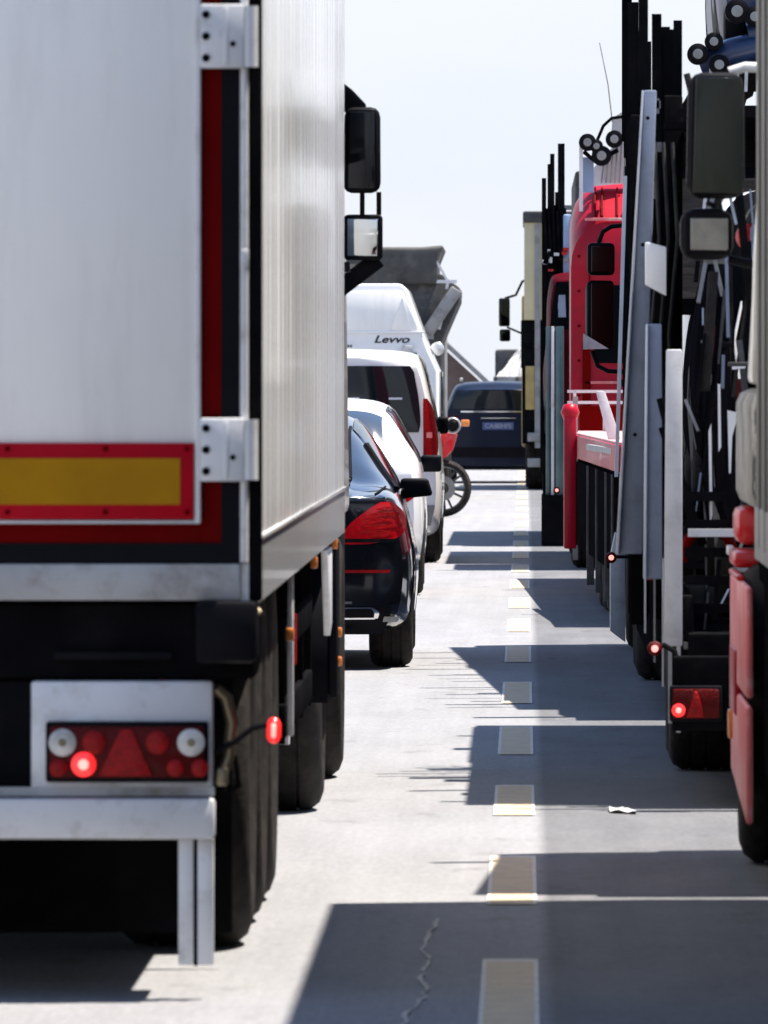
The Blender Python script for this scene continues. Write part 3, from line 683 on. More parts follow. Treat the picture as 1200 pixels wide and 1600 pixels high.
for sg in (1, -1):
    a, b = sorted((sg * .82, sg * 1.01))
    o = MB().prism([(a, .93), (a + (.03 if sg < 0 else 0), 1.05), (b - (.03 if sg > 0 else 0), 1.05), (b, .95)] if sg > 0 else [(a, .95), (a + .03, 1.05), (b, 1.05), (b, .93)], 'y', 2.72, 2.86).build('door_mirror', m_blackp, T, bevel=.02, seg=3)
place(T, (-1.545, 60.7, 0))

# ---- white hatchback
T = thing('hatchback_car', 'white hatchback with small orange-red tail light between the black saloon and the white van', 'car')
C = Car([(.10, .28, .96, 1.02, .80, .58), (.22, .24, .98, 1.12, .85, .58), (.5, .2, .98, 1.36, .875, .56), (.85, .19, .98, 1.465, .88, .58), (1.6, .18, .97, 1.49, .88, .59), (2.4, .18, .95, 1.42, .88, .6), (3.1, .18, .9, 1.0, .87, .62), (3.8, .22, .74, .84, .82, .6), (4.0, .26, .62, .7, .76, .55)], bulge=.1)
C.body(m_carw, T)
C.top(.14, .58, 6.05, .008, m_glassb, T, 'rear_window')
C.top(2.5, 3.05, 6.2, .006, m_glass, T, 'windscreen')
C.side_windows(.55, 2.75, m_glass, T, slope0=.2, slope1=.45)
C.rear([(.71, .62, .74), (.78, .60, .82), (.86, .64, .82)], .014, m_tail, T, 'tail_light')
C.rear([(.74, .64, .72), (.80, .64, .72)], .020, m_orange, T, 'indicator')
C.rear([(.55, 0, .26), (.66, 0, .26)], .010, m_platew, T, 'number_plate')
C.rear([(.28, 0, .7), (.42, 0, .76)], .008, m_blackp, T, 'bumper_insert')
C.wheels(T, .31, .75, 3.25, .2)
for sg in (1, -1):
    a, b = sorted((sg * .83, sg * .99)); MB().box(a, b, 2.35, 2.47, .92, 1.05).build('door_mirror', m_blackp, T, bevel=.025, seg=3)
place(T, (-1.635, 81.8, 0))

# ---- white van
T = thing('white_van', 'white passenger van with upright dark rear window and tall red tail light', 'van')
C = Car([(.05, .32, 1.12, 1.84, .90, .70), (.14, .28, 1.12, 1.885, .935, .72), (.4, .24, 1.12, 1.905, .95, .73), (2.6, .22, 1.12, 1.91, .95, .74), (3.5, .22, 1.1, 1.82, .95, .74), (4.1, .22, 1.05, 1.2, .94, .75), (4.7, .25, .85, .95, .88, .7)], bulge=.07, p=4)
C.body(m_carw, T)
C.rear([(1.17, 0, .74), (1.25, 0, .755), (1.45, 0, .74), (1.65, 0, .705), (1.73, 0, .69), (1.76, 0, .66)], .012, m_glass, T, 'rear_window')
C.rear([(.95, .775, .89), (1.05, .775, .90), (1.3, .770, .87), (1.40, .768, .845), (1.47, .768, .80)], .022, m_lens2, T, 'tail_light')
C.rear([(1.12, .795, .84), (1.17, .795, .84)], .030, m_redf, T, 'reversing_lamp')
C.rear([(.34, 0, .84), (.52, 0, .88)], .012, m_greyl, T, 'bumper')
C.rear([(.93, 0, .30), (1.04, 0, .30)], .012, m_platew, T, 'number_plate')
for x0_, x1_, z_ in ((.48, .60, 1.46), (.08, .22, 1.46)): C.rear([(z_, x0_, x1_), (z_ + .02, x0_, x1_)], .016, m_platew, T, 'heater_label', both=False)
C.side_windows(.5, 3.9, m_glass, T, slope0=.05, slope1=.55)
C.top(3.6, 4.05, 6.1, .006, m_glass, T, 'windscreen')
C.wheels(T, .33, .85, 3.85, .21)
for sg in (1, -1):
    a, b = sorted((sg * .88, sg * .985)); MB().box(a, b, 3.5, 3.62, 1.14, 1.30).build('door_mirror', m_blackp, T, bevel=.03, seg=3)
place(T, (-1.69, 96.8, 0))

# ---- high-roofed camper
T = thing('camper_van', 'tall white camper with sloping roof sides and small black lettering above the van', 'camper')
prof = [(-1.02, .4), (-1.02, 1.75), (-.90, 2.02), (-.64, 2.74), (-.58, 2.79), (.58, 2.79), (.64, 2.74), (.90, 2.02), (1.02, 1.75), (1.02, .4)]
MB().prism(prof, 'y', 0, 5.6).build('body', m_carw, T, bevel=.03, seg=3)
MB().prism([(-.80, 2.22), (-.60, 2.70), (.60, 2.70), (.80, 2.22)], 'y', -.018, .02).build('roof_end_panel', m_white, T, bevel=.006)
MB().box(-.86, .86, -.03, .02, 2.20, 2.225).build('roof_seam', m_carw, T, bevel=.004)
MB().prism([(.70, 2.24), (.60, 2.64), (.46, 2.24)], 'y', -.03, -.012).build('roof_gusset', m_white, T, bevel=.004)
MB().box(-.7, .7, -.012, .01, 1.1, 1.7).build('rear_window', m_glass, T, bevel=.004)
text('lettering', 'Levvo', .12, m_print, T, Matrix.Translation((X(613, 130) + 2.05, -.004, 2.09)) @ FACE_BACK @ Matrix.Diagonal((1.45, 1, 1, 1)), shear=.3)
pl = MB().box(X(535, 130) + 2.05, X(556, 130) + 2.05, -.012, .01, 2.02, 2.08).build('small_plate', m_carw, T)
for k in range(4): MB().box(X(536 + 4.4 * k, 130) + 2.05, X(539 + 4.4 * k, 130) + 2.05, -.015, .0, 2.035, 2.065).build('print', m_print, pl)
MB().box(.60, .72, -.05, .01, 1.97, 2.06).build('rear_lamp', m_clear, T, bevel=.01)
MB().box(.55, .77, -.03, .01, 1.93, 1.97).build('lamp_base', m_blackp, T)
for sg in (1, -1):
    MB().box(sg * .93 - .05, sg * .93 + .05, -.02, .01, .9, 1.4).build('tail_light', m_lens2, T, bevel=.01)
    wheel(T, sg * 1.0, 1.3, .34, .22, sg); wheel(T, sg * 1.0, 4.6, .34, .22, sg)
    MB().box(sg * 1.03 - .01, sg * 1.03 + .01, 4.3, 5.3, 1.2, 1.75).build('side_window', m_glass, T)
    MB().bar((sg * 1.0, 4.9, 1.9), (sg * .98, 4.3, 2.0), .015).build('mirror_arm', m_blackp, T)
    MB().lathe([(-.05, 0), (-.045, .06), (-.02, .085), (.03, .08), (.05, 0)], (sg * .98, 4.3, 2.03), 'y', 18).build('door_mirror', m_silver, T, smooth=50)
MB().box(-1.0, 1.0, 5.4, 5.7, .35, 1.1).build('nose', m_carw, T, bevel=.06)
place(T, (-2.05, 129.0, 0))

# ---- motorcycle turned across the lane
T = thing('motorcycle', 'motorcycle turned sideways beside the white van, black spoked front wheel showing', 'motorcycle', (-1.3, 131, 0))
def mwheel(cx, cy, r):
    t = MB().lathe([(-.05, .80 * r), (-.06, .9 * r), (-.03, .985 * r), (0, r), (.03, .985 * r), (.06, .9 * r), (.05, .80 * r)], (cx, cy, r), 'y', 40).build('wheel', m_rubber, T, smooth=50)
    MB().lathe([(-.045, .80 * r), (-.05, .76 * r), (-.02, .73 * r), (.02, .73 * r), (.05, .76 * r), (.045, .80 * r)], (cx, cy, r), 'y', 36).build('rim', m_rimd, t, smooth=50)
    for k in range(12):
        a = 2 * math.pi * (k + (.18 if k % 2 else -.18)) / 12
        MB().bar((cx + .05 * math.cos(a), cy - .02, r + .05 * math.sin(a)), (cx + .74 * r * math.cos(a), cy - .02, r + .74 * r * math.sin(a)), .014, .014).build('spoke', m_rimd, t)
    MB().lathe([(-.07, 0), (-.07, .045), (.07, .045), (.07, 0)], (cx, cy, r), 'y', 16).build('hub', m_rimd, t, smooth=40)
    MB().lathe([(-.045, .07), (-.045, .15), (-.04, .15), (-.04, .07)], (cx, cy, r), 'y', 24).build('brake_disc', m_greyl, t, smooth=40)
fx = X(692, 131)
mwheel(fx, 131, .345); mwheel(fx - 1.45, 131.05, .33)
for dy in (-.09, .09): MB().tube([(fx, 131 + dy, .345), (fx - .28, 131 + dy, 1.02)], .028, 10).build('fork', m_greyl, T, smooth=40)
MB().prism([(fx - .40, .78), (fx - .15, .92), (fx - .02, 1.12), (fx - .22, 1.28), (fx - .45, 1.05)], 'y', 130.84, 131.16).build('fairing', m_carw, T, bevel=.03)
MB().prism([(fx + .02, .70), (fx + .12, .80), (fx + .18, 1.0), (fx - .02, 1.02), (fx - .1, .8)], 'y', 130.86, 131.14).build('side_panel', m_redb, T, bevel=.02)
o = MB().lathe([(.05, 0), (.05, .095), (-.03, .10), (-.04, .088)], (fx + .12, 130.82, 1.10), 'y', 24).build('headlight', m_silver, T, smooth=40)
MB().lathe([(-.025, .072), (-.05, .05), (-.052, 0)], (fx + .12, 130.82, 1.10), 'y', 18).build('lens', m_blackp, o, smooth=40)
MB().box(fx + .22, fx + .32, 130.86, 130.92, 1.09, 1.17).build('indicator', m_orange, T, bevel=.015)
MB().tube([(fx - .3, 130.6, 1.12), (fx - .24, 131, 1.16), (fx - .3, 131.4, 1.12)], .018, 8).build('handlebar', m_blackp, T, smooth=40)
MB().prism([(fx - .95, .82), (fx - .45, .82), (fx - .4, 1.02), (fx - .6, 1.08), (fx - .92, .92)], 'y', 130.87, 131.13).build('tank', m_redb, T, bevel=.05, seg=3)
MB().prism([(fx - 1.6, .86), (fx - .9, .78), (fx - .88, .86), (fx - 1.62, .96)], 'y', 130.88, 131.12).build('seat', m_blackp, T, bevel=.03)
MB().prism([(fx - 1.0, .3), (fx - .5, .3), (fx - .45, .75), (fx - 1.0, .78)], 'y', 130.86, 131.14).build('engine', m_greyl, T, bevel=.03)
MB().bar((fx - 1.45, 131, .33), (fx - .9, 131, .45), .035, .09).build('swing_arm', m_blackp, T)

# ---- grey skip lorry far ahead
T = thing('skip_lorry', 'grey skip lorry with dark tarpaulin top and leaning side arm rising behind the camper', 'truck', (-2.1, 150, 0))
DD = 150.0
cxx = -2.12
def sym(pts): return pts + [(2 * cxx - x, z) for x, z in pts[::-1]]
right = [(X(690, DD), Z(590, DD)), (X(690, DD), Z(535, DD)), (X(718, DD), Z(470, DD)), (X(719, DD), Z(450, DD)), (X(690, DD), Z(428, DD))]
MB().prism(sym(right), 'y', DD, DD + 5.2).build('skip_body', m_grey, T, bevel=.03)
MB().prism(sym([(X(684, DD), Z(444, DD)), (X(683, DD), Z(410, DD)), (X(694, DD), Z(383, DD)), (X(660, DD), Z(386, DD))]), 'y', DD - .15, DD + 5.0).build('tarpaulin', m_tarp, T, bevel=.05, seg=3)
for sg in (1, -1):
    fx_ = (lambda x: x) if sg > 0 else (lambda x: 2 * cxx - x)
    MB().bar((fx_(X(668, DD)), DD - .12, Z(520, DD)), (fx_(X(714, DD)), DD - .12, Z(452, DD)), .085, .08).build('lift_arm', m_greyl, T, bevel=.02)
    MB().bar((fx_(X(662, DD)), DD - .1, Z(440, DD)), (fx_(X(714, DD)), DD - .1, Z(440, DD)), .022).build('frame_bar', m_galv, T)
    MB().bar((fx_(X(682, DD)), DD - .1, Z(408, DD)), (fx_(X(700, DD)), DD - .1, Z(440, DD)), .016).build('frame_bar', m_galv, T)
    MB().bar((fx_(X(700, DD)), DD - .1, Z(440, DD)), (fx_(X(698, DD)), DD - .1, Z(452, DD)), .02).build('frame_bar', m_galv, T)
    MB().bar((fx_(X(686, DD)), DD - .1, Z(515, DD)), (fx_(X(690, DD)), DD - .1, Z(500, DD)), .02).build('frame_bar', m_galv, T)
    MB().box(min(fx_(X(665, DD)), fx_(X(678, DD))), max(fx_(X(665, DD)), fx_(X(678, DD))), DD - .15, DD, Z(530, DD), Z(510, DD)).build('lamp_box', m_greyl, T)
    wheel(T, fx_(-1.06), DD + 1.3, .5, .34, sg); wheel(T, fx_(-1.06), DD + 6.3, .5, .34, sg)
MB().box(-3.2, -1.05, DD + .2, DD + 7.4, .85, 1.1).build('chassis', m_black, T)
MB().box(-3.12, -1.12, DD + 5.6, DD + 7.5, .6, 2.9).build('cab', m_greyl, T, bevel=.08)

# ---- dark people carrier at the end of the gap
T = thing('people_carrier', 'dark navy people carrier with a blue number plate at the far end of the gap', 'car')
C = Car([(.10, .28, 1.08, 1.52, .86, .64), (.25, .24, 1.09, 1.60, .90, .66), (.6, .22, 1.09, 1.635, .91, .67), (2.4, .2, 1.06, 1.64, .91, .67), (3.2, .2, 1.0, 1.5, .91, .68), (3.9, .22, .9, 1.02, .9, .68), (4.5, .25, .75, .85, .83, .6)], bulge=.1, p=4)
C.body(m_navy, T)
C.rear([(1.20, 0, .73), (1.35, 0, .71), (1.50, 0, .66)], .01, m_glass, T, 'rear_window')
C.rear([(1.145, 0, .6), (1.165, 0, .6)], .02, m_chrome, T, 'chrome_strip')
C.rear([(1.045, 0, .28), (1.057, 0, .28)], .02, m_chrome, T, 'plate_light')
pl = C.rear([(.865, 0, .25), (.985, 0, .25)], .018, m_plateb, T, 'number_plate')[0]
MB().box(-.27, 0, -.025, -.01, .86, 1.0).build('number_plate_half', m_plateb, pl) if False else None
text('plate_lettering', 'CA:80HFS', .10, m_platedim, T, Matrix.Translation((0, -.030, .893)) @ FACE_BACK)
C.rear([(.42, 0, .8), (.58, 0, .84)], .02, m_blackp, T, 'bumper')
C.rear([(.9, .62, .80), (1.08, .64, .83)], .014, m_lens, T, 'tail_light')
C.side_windows(.5, 3.5, m_glass, T, slope0=.1, slope1=.5)
for sg in (1, -1): MB().bar((sg * .6, .7, 1.665), (sg * .6, 2.9, 1.685), .02).build('roof_rail', m_chrome, T)
C.wheels(T, .33, .85, 3.6, .21)
place(T, (-.43, 175.0, 0))

# ---- far: silver van, brown roofed shed
T = thing('gravel_lorry', 'tipper lorry heaped with pale grey gravel, far ahead above the navy people carrier', 'truck', (.55, 214, 0))
MB().box(-.62, 1.75, 214, 219, .9, 1.75).build('tipper_body', m_greyl, T, bevel=.02)
for k in range(6): MB().box(-.60 + .42 * k, -.55 + .42 * k, 213.96, 214, .92, 1.74).build('body_rib', m_grey, T)
MB().box(-.4, 1.5, 213.9, 219.5, .6, .88).build('chassis', m_black, T)
MB().box(-.6, 1.75, 219.3, 221, .6, 2.3).build('cab', m_grey, T, bevel=.06)
hg = random.Random(5)
def heap(a, b):
    x = -.6 + 2.33 * a; y = 214.05 + 4.9 * b; e = max(0, math.sin(math.pi * min(1, a * 1.02))) * max(0, math.sin(math.pi * b)) ** .5
    return (x, y, 1.70 + .95 * e ** 1.1 + hg.uniform(-.06, .06) * (e > .05))
o = MB().grid(heap, 26, 18).build('gravel_heap', M("pale_gravel", (.36, .355, .35), .9, var=.45, scale=7, bump=.6, bscale=9), T); o['kind'] = 'stuff'
for yy in (215.2, 216.5, 220): wheel(T, -.55, yy, .48, .3, -1); wheel(T, 1.7, yy, .48, .3, 1)
T = thing('shed', 'brown shed with a steep sloping roof far off behind the skip lorry', 'building', (-4, 262, 0))
MB().box(-6.6, -.9, 262, 275, 0, 1.5).build('wall', m_brown, T)
MB().prism([(-7.0, 1.3), (-3.75, 4.2), (-.62, 1.3), (-.62, 1.45), (-3.75, 4.36), (-7.0, 1.45)], 'y', 261.6, 275.4).build('roof', m_greyl, T)
MB().prism([(-6.6, 1.5), (-3.75, 4.1), (-.9, 1.5)], 'y', 262, 262.1).build('gable', m_brown, T)

# ================================================================== RIGHT LANE
# ---- R1: nearest lorry, cream cab with red lower panels
T = thing('cream_lorry', 'lorry at the right edge with cream cab, faded red lower panels and big black mirrors', 'truck', (2.0, 35.5, 0))
YA, YB = 34.3, 37.3
MB().add([(.71, YA, 1.60), (.762, YB, 1.60), (.785, YB, 2.0), (.825, YB - .05, 2.75), (.90, YB - .3, 2.95), (.82, YA, 2.95), (.76, YA, 2.6), (.72, YA, 2.0)] + [(3.3 - (x - .7), y, z) for x, y, z in
         [(.71, YA, 1.60), (.762, YB, 1.60), (.785, YB, 2.0), (.825, YB - .05, 2.75), (.90, YB - .3, 2.95), (.82, YA, 2.95), (.76, YA, 2.6), (.72, YA, 2.0)]],
         [(0, 1, 2, 7), (7, 2, 3, 6), (6, 3, 4, 5), (8, 15, 10, 9), (15, 14, 11, 10), (14, 13, 12, 11), (5, 4, 12, 13), (1, 9, 10, 2), (2, 10, 11, 3), (3, 11, 12, 4), (0, 7, 15, 8), (7, 6, 14, 15), (6, 5, 13, 14), (0, 8, 9, 1)]).build('cab_body', m_cream, T, bevel=.02)
for f in (lambda x: x, lambda x: 4.0 - x):
    def B(xa, xb, ya, yb, za, zb, nm, mt, bv=.015): 
        a, b = sorted((f(xa), f(xb))); return MB().box(a, b, ya, yb, za, zb).build(nm, mt, T, bevel=bv)
    B(.722, .9, YA + .2, YB - .05, 1.19, 1.585, 'mud_panel', m_mud, .05)
    B(.712, .9, YB - .75, YB - .02, 1.06, 1.185, 'red_valance', m_redb, .03)
    B(.70, .9, YB - .95, YB - .05, .985, 1.04, 'red_step', m_redb, .015)
    B(.80, .95, YA + .2, YB - .1, .9, 1.2, 'step_well', m_black)
    a, b = sorted((f(.702), f(.725)))
    MB().box(a, b, YA + .25, YB - .10, .60, .955).build('lower_panel', m_redf, T, bevel=.012)
    MB().prism([(YA + .25, .20), (YB - .25, .285), (YB - .14, .575), (YA + .25, .575)], 'x', a, b).build('lower_panel', m_redf, T, bevel=.012)
    a, b = sorted((f(.695), f(.72)))
    MB().box(a, b, YB - 1.25, YB - .35, .50, .72).build('panel_recess', m_red, T, bevel=.008)
    MB().box(a, b, YB - 1.6, YB - .25, .955, .972).build('panel_edge', m_redb, T, bevel=.004)
    a, b = sorted((f(.688), f(.71)))
    MB().box(a, b, YB - .5, YB - .36, .40, .50).build('side_marker', m_orange, T, bevel=.008)
    MB().box(a, b, YB - .45, YB - .15, 1.02, 1.05).build('step_lip', m_galv, T, bevel=.004)
    wheel(T, f(.716), 36.35, .5, .32, -1 if f(1) == 1 else 1)
    a, b = sorted((f(.81), f(.83)))
    MB().box(a, b, 35.6, 36.9, 1.95, 2.6).build('side_window', m_glass, T)
MB().add([(.9, YB + .004, 1.9), (3.1, YB + .004, 1.9), (3.05, YB - .03, 2.7), (.95, YB - .03, 2.7)], [(0, 1, 2, 3)]).build('windscreen', m_glass, T)
MB().box(.78, 3.22, YA + .2, YB - .02, .95, 1.59).build('cab_base', m_black, T)
MB().box(.74, 3.26, YB - .28, YB + .08, .3, .9).build('bumper', m_redb, T, bevel=.05)
MB().box(1.5, 2.5, 22, 36.5, .7, .95).build('chassis', m_black, T)
MB().box(.76, 3.24, 34.05, 34.28, .95, 1.6).build('rear_cab_frame', m_black, T)
# mirrors
YM = 36.6
mirror(T, X(1115, YM), YM, Z(318, YM), Z(106, YM), .238, .10, yaw=14, round_=.050, gm=m_mirrord, taper=.010)
mirror(T, X(1101, YM), YM, Z(411, YM), Z(321, YM), .218, .10, yaw=17, round_=.075, gm=m_mirrorm)
MB().tube([(X(1140, YM), YM + .05, Z(112, YM)), (X(1165, YM), YM + .05, Z(104, YM)), (.86, YM + .02, Z(107, YM))], .018, 10).build('mirror_arm', m_galv, T, smooth=50)
MB().tube([(X(1110, YM), YM + .02, Z(323, YM)), (X(1113, YM), YM + .02, Z(316, YM))], .02, 10).build('mirror_link', m_blackp, T, smooth=50)
MB().tube([(X(1140, YM), YM + .05, Z(405, YM)), (X(1170, YM), YM + .03, Z(412, YM)), (.80, YM, Z(414, YM))], .016, 10).build('mirror_arm', m_blackp, T, smooth=50)
mirror(T, 4.0 - X(1115, YM), YM, Z(318, YM), Z(108, YM), .22, .12, yaw=-14, round_=.035)
# its box body behind the cab (mostly outside the picture, it shades the road)
MB().box(.72, 3.28, 19.5, 33.85, 1.05, 3.95).build('box_body', m_greybox, T, bevel=.02)
for k in range(18): MB().box(.712, .722, 19.7 + .79 * k, 19.74 + .79 * k, 1.1, 3.9).build('body_rib', m_greybox, T)
MB().box(.714, .722, 19.6, 33.8, 1.06, 1.22).build('bottom_rail', m_greyl, T); MB().box(.714, .722, 19.6, 33.8, 3.78, 3.93).build('top_rail', m_galv, T)
for yy in (22.0, 23.3, 30.8):
    wheel(T, .74, yy, .5, .34, -1); wheel(T, 3.26, yy, .5, .34, 1)
for f in (lambda x: x, lambda x: 4.0 - x):
    a, b = sorted((f(.74), f(.79))); MB().box(a, b, 24.2, 33.6, .4, 1.0).build('side_skirt', m_black, T)

# ---- loader for car transporters: common bits
def pole(parent, x, y, z0, z1, r=.022, mat=None, name='hydraulic_post'):
    return MB().bar((x, y, z0), (x, y, z1), r, r * 1.3).build(name, mat or m_black, parent)

# ---- R2 trailer
T = thing('transporter_trailer', 'rear trailer of the car transporter with raised grey loading ramps beside the cream lorry', 'trailer', (1.85, 45, 0))
XA, XB = .585, 3.11; YR = 40.75
MB().box(XA + .03, XB - .03, 41.0, 51.0, .52, .66).build('lower_deck', m_black, T, bevel=.01)
MB().box(XA - .03, XB + .03, YR, YR + .12, .30, .58).build('rear_beam', m_black, T, bevel=.01)
for f in (lambda x: x, lambda x: XA + XB - x):
    a, b = sorted((f(X(1046, YR)), f(X(1128, YR))))
    tail_cluster(T, a, b, Z(1127, YR), Z(1071, YR), YR - .03, (.17 if f(0) == 0 else .83, .32, .026), full=False)
    # ramps folded upright at the rear
    yq = 41.0
    def ramp(pa, pb, pc, pd, za, zb, nm, mt, th=.06, yy=yq):
        # bottom-left, bottom-right, top-right, top-left px at yy
        q = [(f(X(pa, yy)), Z(za, yy)), (f(X(pb, yy)), Z(za, yy)), (f(X(pc, yy)), Z(zb, yy)), (f(X(pd, yy)), Z(zb, yy))]
        return MB().prism(q, 'y', yy, yy + th).build(nm, mt, T, bevel=.006)
    ramp(1037, 1066, 1066, 1041, 1010, 546, 'loading_ramp', m_postgrey)
    ramp(1009, 1035, 1034, 1012, 905, 506, 'loading_ramp', m_bluegrey, yy=42.0)
    ramp(1005, 1010, 1013, 1009, 905, 506, 'ramp_edge', m_bluegreyl, yy=41.96)
    ramp(966, 1004, 1026, 1006, 866, 141, 'loading_ramp', m_bluegrey, yy=43.0)
    ramp(962, 967, 1006, 1003, 866, 141, 'ramp_edge', m_bluegreyl, yy=42.95)
    a, b = sorted((f(X(1008, 42.6)), f(X(1041, 42.6))))
    MB().prism([(a, Z(445, 42.6)), (a, Z(378, 42.6)), (b, Z(386, 42.6)), (b, Z(463, 42.6))], 'y', 42.5, 42.75).build('ramp_bracket', m_carw, T, bevel=.006)
    # posts and hydraulic rods
    for px, y_, top, wd in ((988, 44.6, 42, .016), (995, 44.6, 48, .014), (1005, 44.9, -16, .020), (1010, 44.6, 95, .012), (1026, 45.2, 22, .020), (1034, 45.2, 60, .012), (1040, 45.6, 42, .018), (1049, 45.8, 46, .013), (1059, 45.5, 32, .018)):
        pole(T, f(X(px, y_)), y_, .66, Z(top, y_), wd)
    a, b = sorted((f(X(984, 44.4)), f(X(1012, 44.4)))); MB().box(a, b, 44.3, 44.5, .62, Z(180, 44.4)).build('main_post', m_black, T, bevel=.01)
    a, b = sorted((f(X(1018, 45.4)), f(X(1066, 45.4)))); MB().box(a, b, 45.3, 45.5, .62, Z(150, 45.4)).build('main_post', m_black, T, bevel=.01)
    rc = random.Random(3)
    for k in range(16):
        px, y_ = rc.choice(((988, 44.55), (1006, 44.85), (1027, 45.15), (1040, 45.55), (1050, 45.75), (1060, 45.45)))
        zz = rc.uniform(1.9, 2.75); xx = f(X(px, y_) + rc.uniform(-.012, .012))
        MB().box(xx - .009, xx + .009, y_ - .06, y_ - .02, zz, zz + rc.uniform(.02, .09)).build('post_glint', rc.choice((m_galv, m_greyl)), T)  # small pale bits stand in for glints on the posts
    for k in range(3):
        x_ = X(1022 + 14 * k, 45.2)
        MB().tube([(f(x_), 45.05, 2.6), (f(x_ + .02), 45.02, 2.2), (f(x_ - .015), 45.05, 1.8), (f(x_ + .01), 45.03, 1.3)], .009, 6).build('hose', m_grey, T, smooth=50)
    # deck sides, wheels, marker lamps
    a, b = sorted((f(.59), f(.64)))
    MB().box(a, b, 41.2, 44.5, .30, .80).build('side_panel', m_black, T, bevel=.01); MB().box(a, b, 46.9, 50.9, .30, .95).build('side_panel', m_black, T, bevel=.01)
    a, b = sorted((f(.575), f(.59)))
    MB().box(a, b, 41.2, 41.24, .28, .9).build('guard_strip', m_galv, T); MB().box(a, b, 43.6, 43.64, .24, 1.0).build('guard_strip', m_galv, T)
    for yy in (45.15, 46.2): wheel(T, f(.60), yy, .38, .3, -1 if f(0) == 0 else 1)
    sg = 1 if f(0) == 0 else -1
    lamp_stalk(T, [(f(X(1060, 40.9)), 40.9, Z(1045, 40.9)), (f(X(1054, 40.9)), 40.9, Z(1018, 40.9)), (f(X(1038, 40.9)), 40.9, Z(1008, 40.9)), (f(X(1025, 40.9)), 40.9, Z(1013, 40.9))], .011)
    round_lamp(T, (f(X(1023, 40.9)), 40.86, Z(1013, 40.9)), .024, m_lens, 'marker_lamp', m_litw)
# upper deck (at the front half) and its cross beams, lower rear beam
for sx in (.72, 2.9): MB().box(sx, sx + .12, 46.2, 51.0, 2.74, 2.88).build('upper_deck_rail', m_black, T)
MB().prism([(.66, 2.62), (3.02, 2.62), (3.02, 2.66), (.66, 2.66)], 'y', 41.55, 51.2).build('deck_shade_plate', m_black, T)  # hidden plate added to cast the deck's straight-edged shadow
for yy in (46.3, 47.8, 49.3, 50.8): MB().box(.72, 3.02, yy, yy + .1, 2.66, 2.73).build('upper_deck_beam', m_grey, T)
MB().box(.72, 3.05, 43.6, 43.75, Z(412, 43.6), Z(402, 43.6)).build('cross_beam', m_greyl, T)
for k in range(6): MB().box(X(1072, 41) , X(1140, 41), 41.3 + .02 * k, 41.36 + .02 * k, Z(1005 - 44 * k, 41), Z(990 - 44 * k, 41)).build('cross_bar', m_black, T)
rg = random.Random(11)
for k in range(14):          # tie-down struts, rods and wheel straps across the rear of the deck
    xa = rg.uniform(.66, .98); za = rg.uniform(.7, 2.2); ya = rg.uniform(41.4, 42.0)
    MB().bar((xa, ya, za), (xa + rg.uniform(-.16, .16), ya + rg.uniform(.0, .2), za + rg.uniform(.25, .7)), rg.uniform(.006, .02)).build('strut', rg.choice((m_black, m_black, m_grey, m_rubber)), T, bevel=.003)
for k in range(7):
    xa = rg.uniform(.68, .92); za = rg.uniform(1.1, 1.75); ya = 41.6
    MB().tube([(xa, ya, za), (xa + rg.uniform(-.05, .05), ya - .03, za - .18), (xa + rg.uniform(-.06, .06), ya, za - .4)], .006, 6).build('strap', rg.choice((m_alu, m_black, m_greyl)), T, smooth=50)
for k in range(9):
    xa = rg.uniform(.63, .95); za = rg.choice((.62, .75, .9, 1.05, 1.7)) + rg.uniform(-.04, .04)
    MB().box(xa, xa + rg.uniform(.03, .12), 41.25, 41.35, za, za + rg.uniform(.015, .06)).build('fitting', rg.choice((m_grey, m_black, m_greyl, m_black)), T, bevel=.004)
MB().tube([(.70 + .10 * math.cos(R(t)), 41.5, .92 + .13 * math.sin(R(t))) for t in range(0, 181, 15)], .02, 8).build('wheel_clamp', m_darkred, T, smooth=50)
MB().box(.62, 1.05, 41.3, 41.34, 1.02, 1.05).build('step_bar', m_galv, T); MB().box(.60, 1.0, 41.05, 41.09, .60, .625).build('step_bar', m_greyl, T)
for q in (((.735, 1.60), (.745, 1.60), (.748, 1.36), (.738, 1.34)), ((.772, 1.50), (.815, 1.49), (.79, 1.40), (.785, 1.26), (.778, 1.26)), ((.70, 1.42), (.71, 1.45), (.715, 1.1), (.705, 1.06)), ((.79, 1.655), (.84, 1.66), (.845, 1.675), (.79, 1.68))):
    MB().prism(list(q), 'y', 41.45, 41.47).build('highlight_strip', m_carw, T)  # white slivers stand in for highlights on the carried car
for k in range(26):
    xa = rg.uniform(.61, .90); za = rg.uniform(.62, 2.3); ln = rg.uniform(.06, .4)
    MB().bar((xa, 41.5 + .1 * (k % 7), za), (xa + rg.uniform(-.05, .05), 41.55 + .1 * (k % 7), za + ln), rg.uniform(.003, .009)).build('rod', rg.choice((m_greyl, m_grey, m_alu, m_black, m_bluegrey)), T)
for k in range(5):
    yq = 41.9 + 1.9 * k + rg.uniform(-.2, .2); MB().box(.66 - rg.uniform(.02, .16), .665, yq, yq + rg.uniform(.06, .3), 2.63, 2.66).build('shadow_block', m_black, T)  # small blocks added to make the plate's shadow edge jagged
for k, (xq, zq, hq) in enumerate(((.50, .52, .42), (.535, .42, .5), (.565, .7, .25), (.47, .62, .3))):
    MB().box(xq, xq + .007, 42.2 + .2 * k, 42.24 + .2 * k, zq, zq + hq).build('guard_strip', m_galv if k % 2 else m_greyl, T)
for xq, zq in ((.475, .84), (.54, .80)): MB().box(xq, xq + .018, 42.1, 42.14, zq, zq + .05).build('reflector', m_lens2, T)
for k in (1, 4, 6):
    tq = k / 6; zq = 1.15 + 1.5 * tq; MB().lathe([(42.936, 0), (42.938, .007), (42.95, .008)], (X(988 + 24 * tq, 43), 0, zq), 'y', 8).build('bolt', m_black, T)
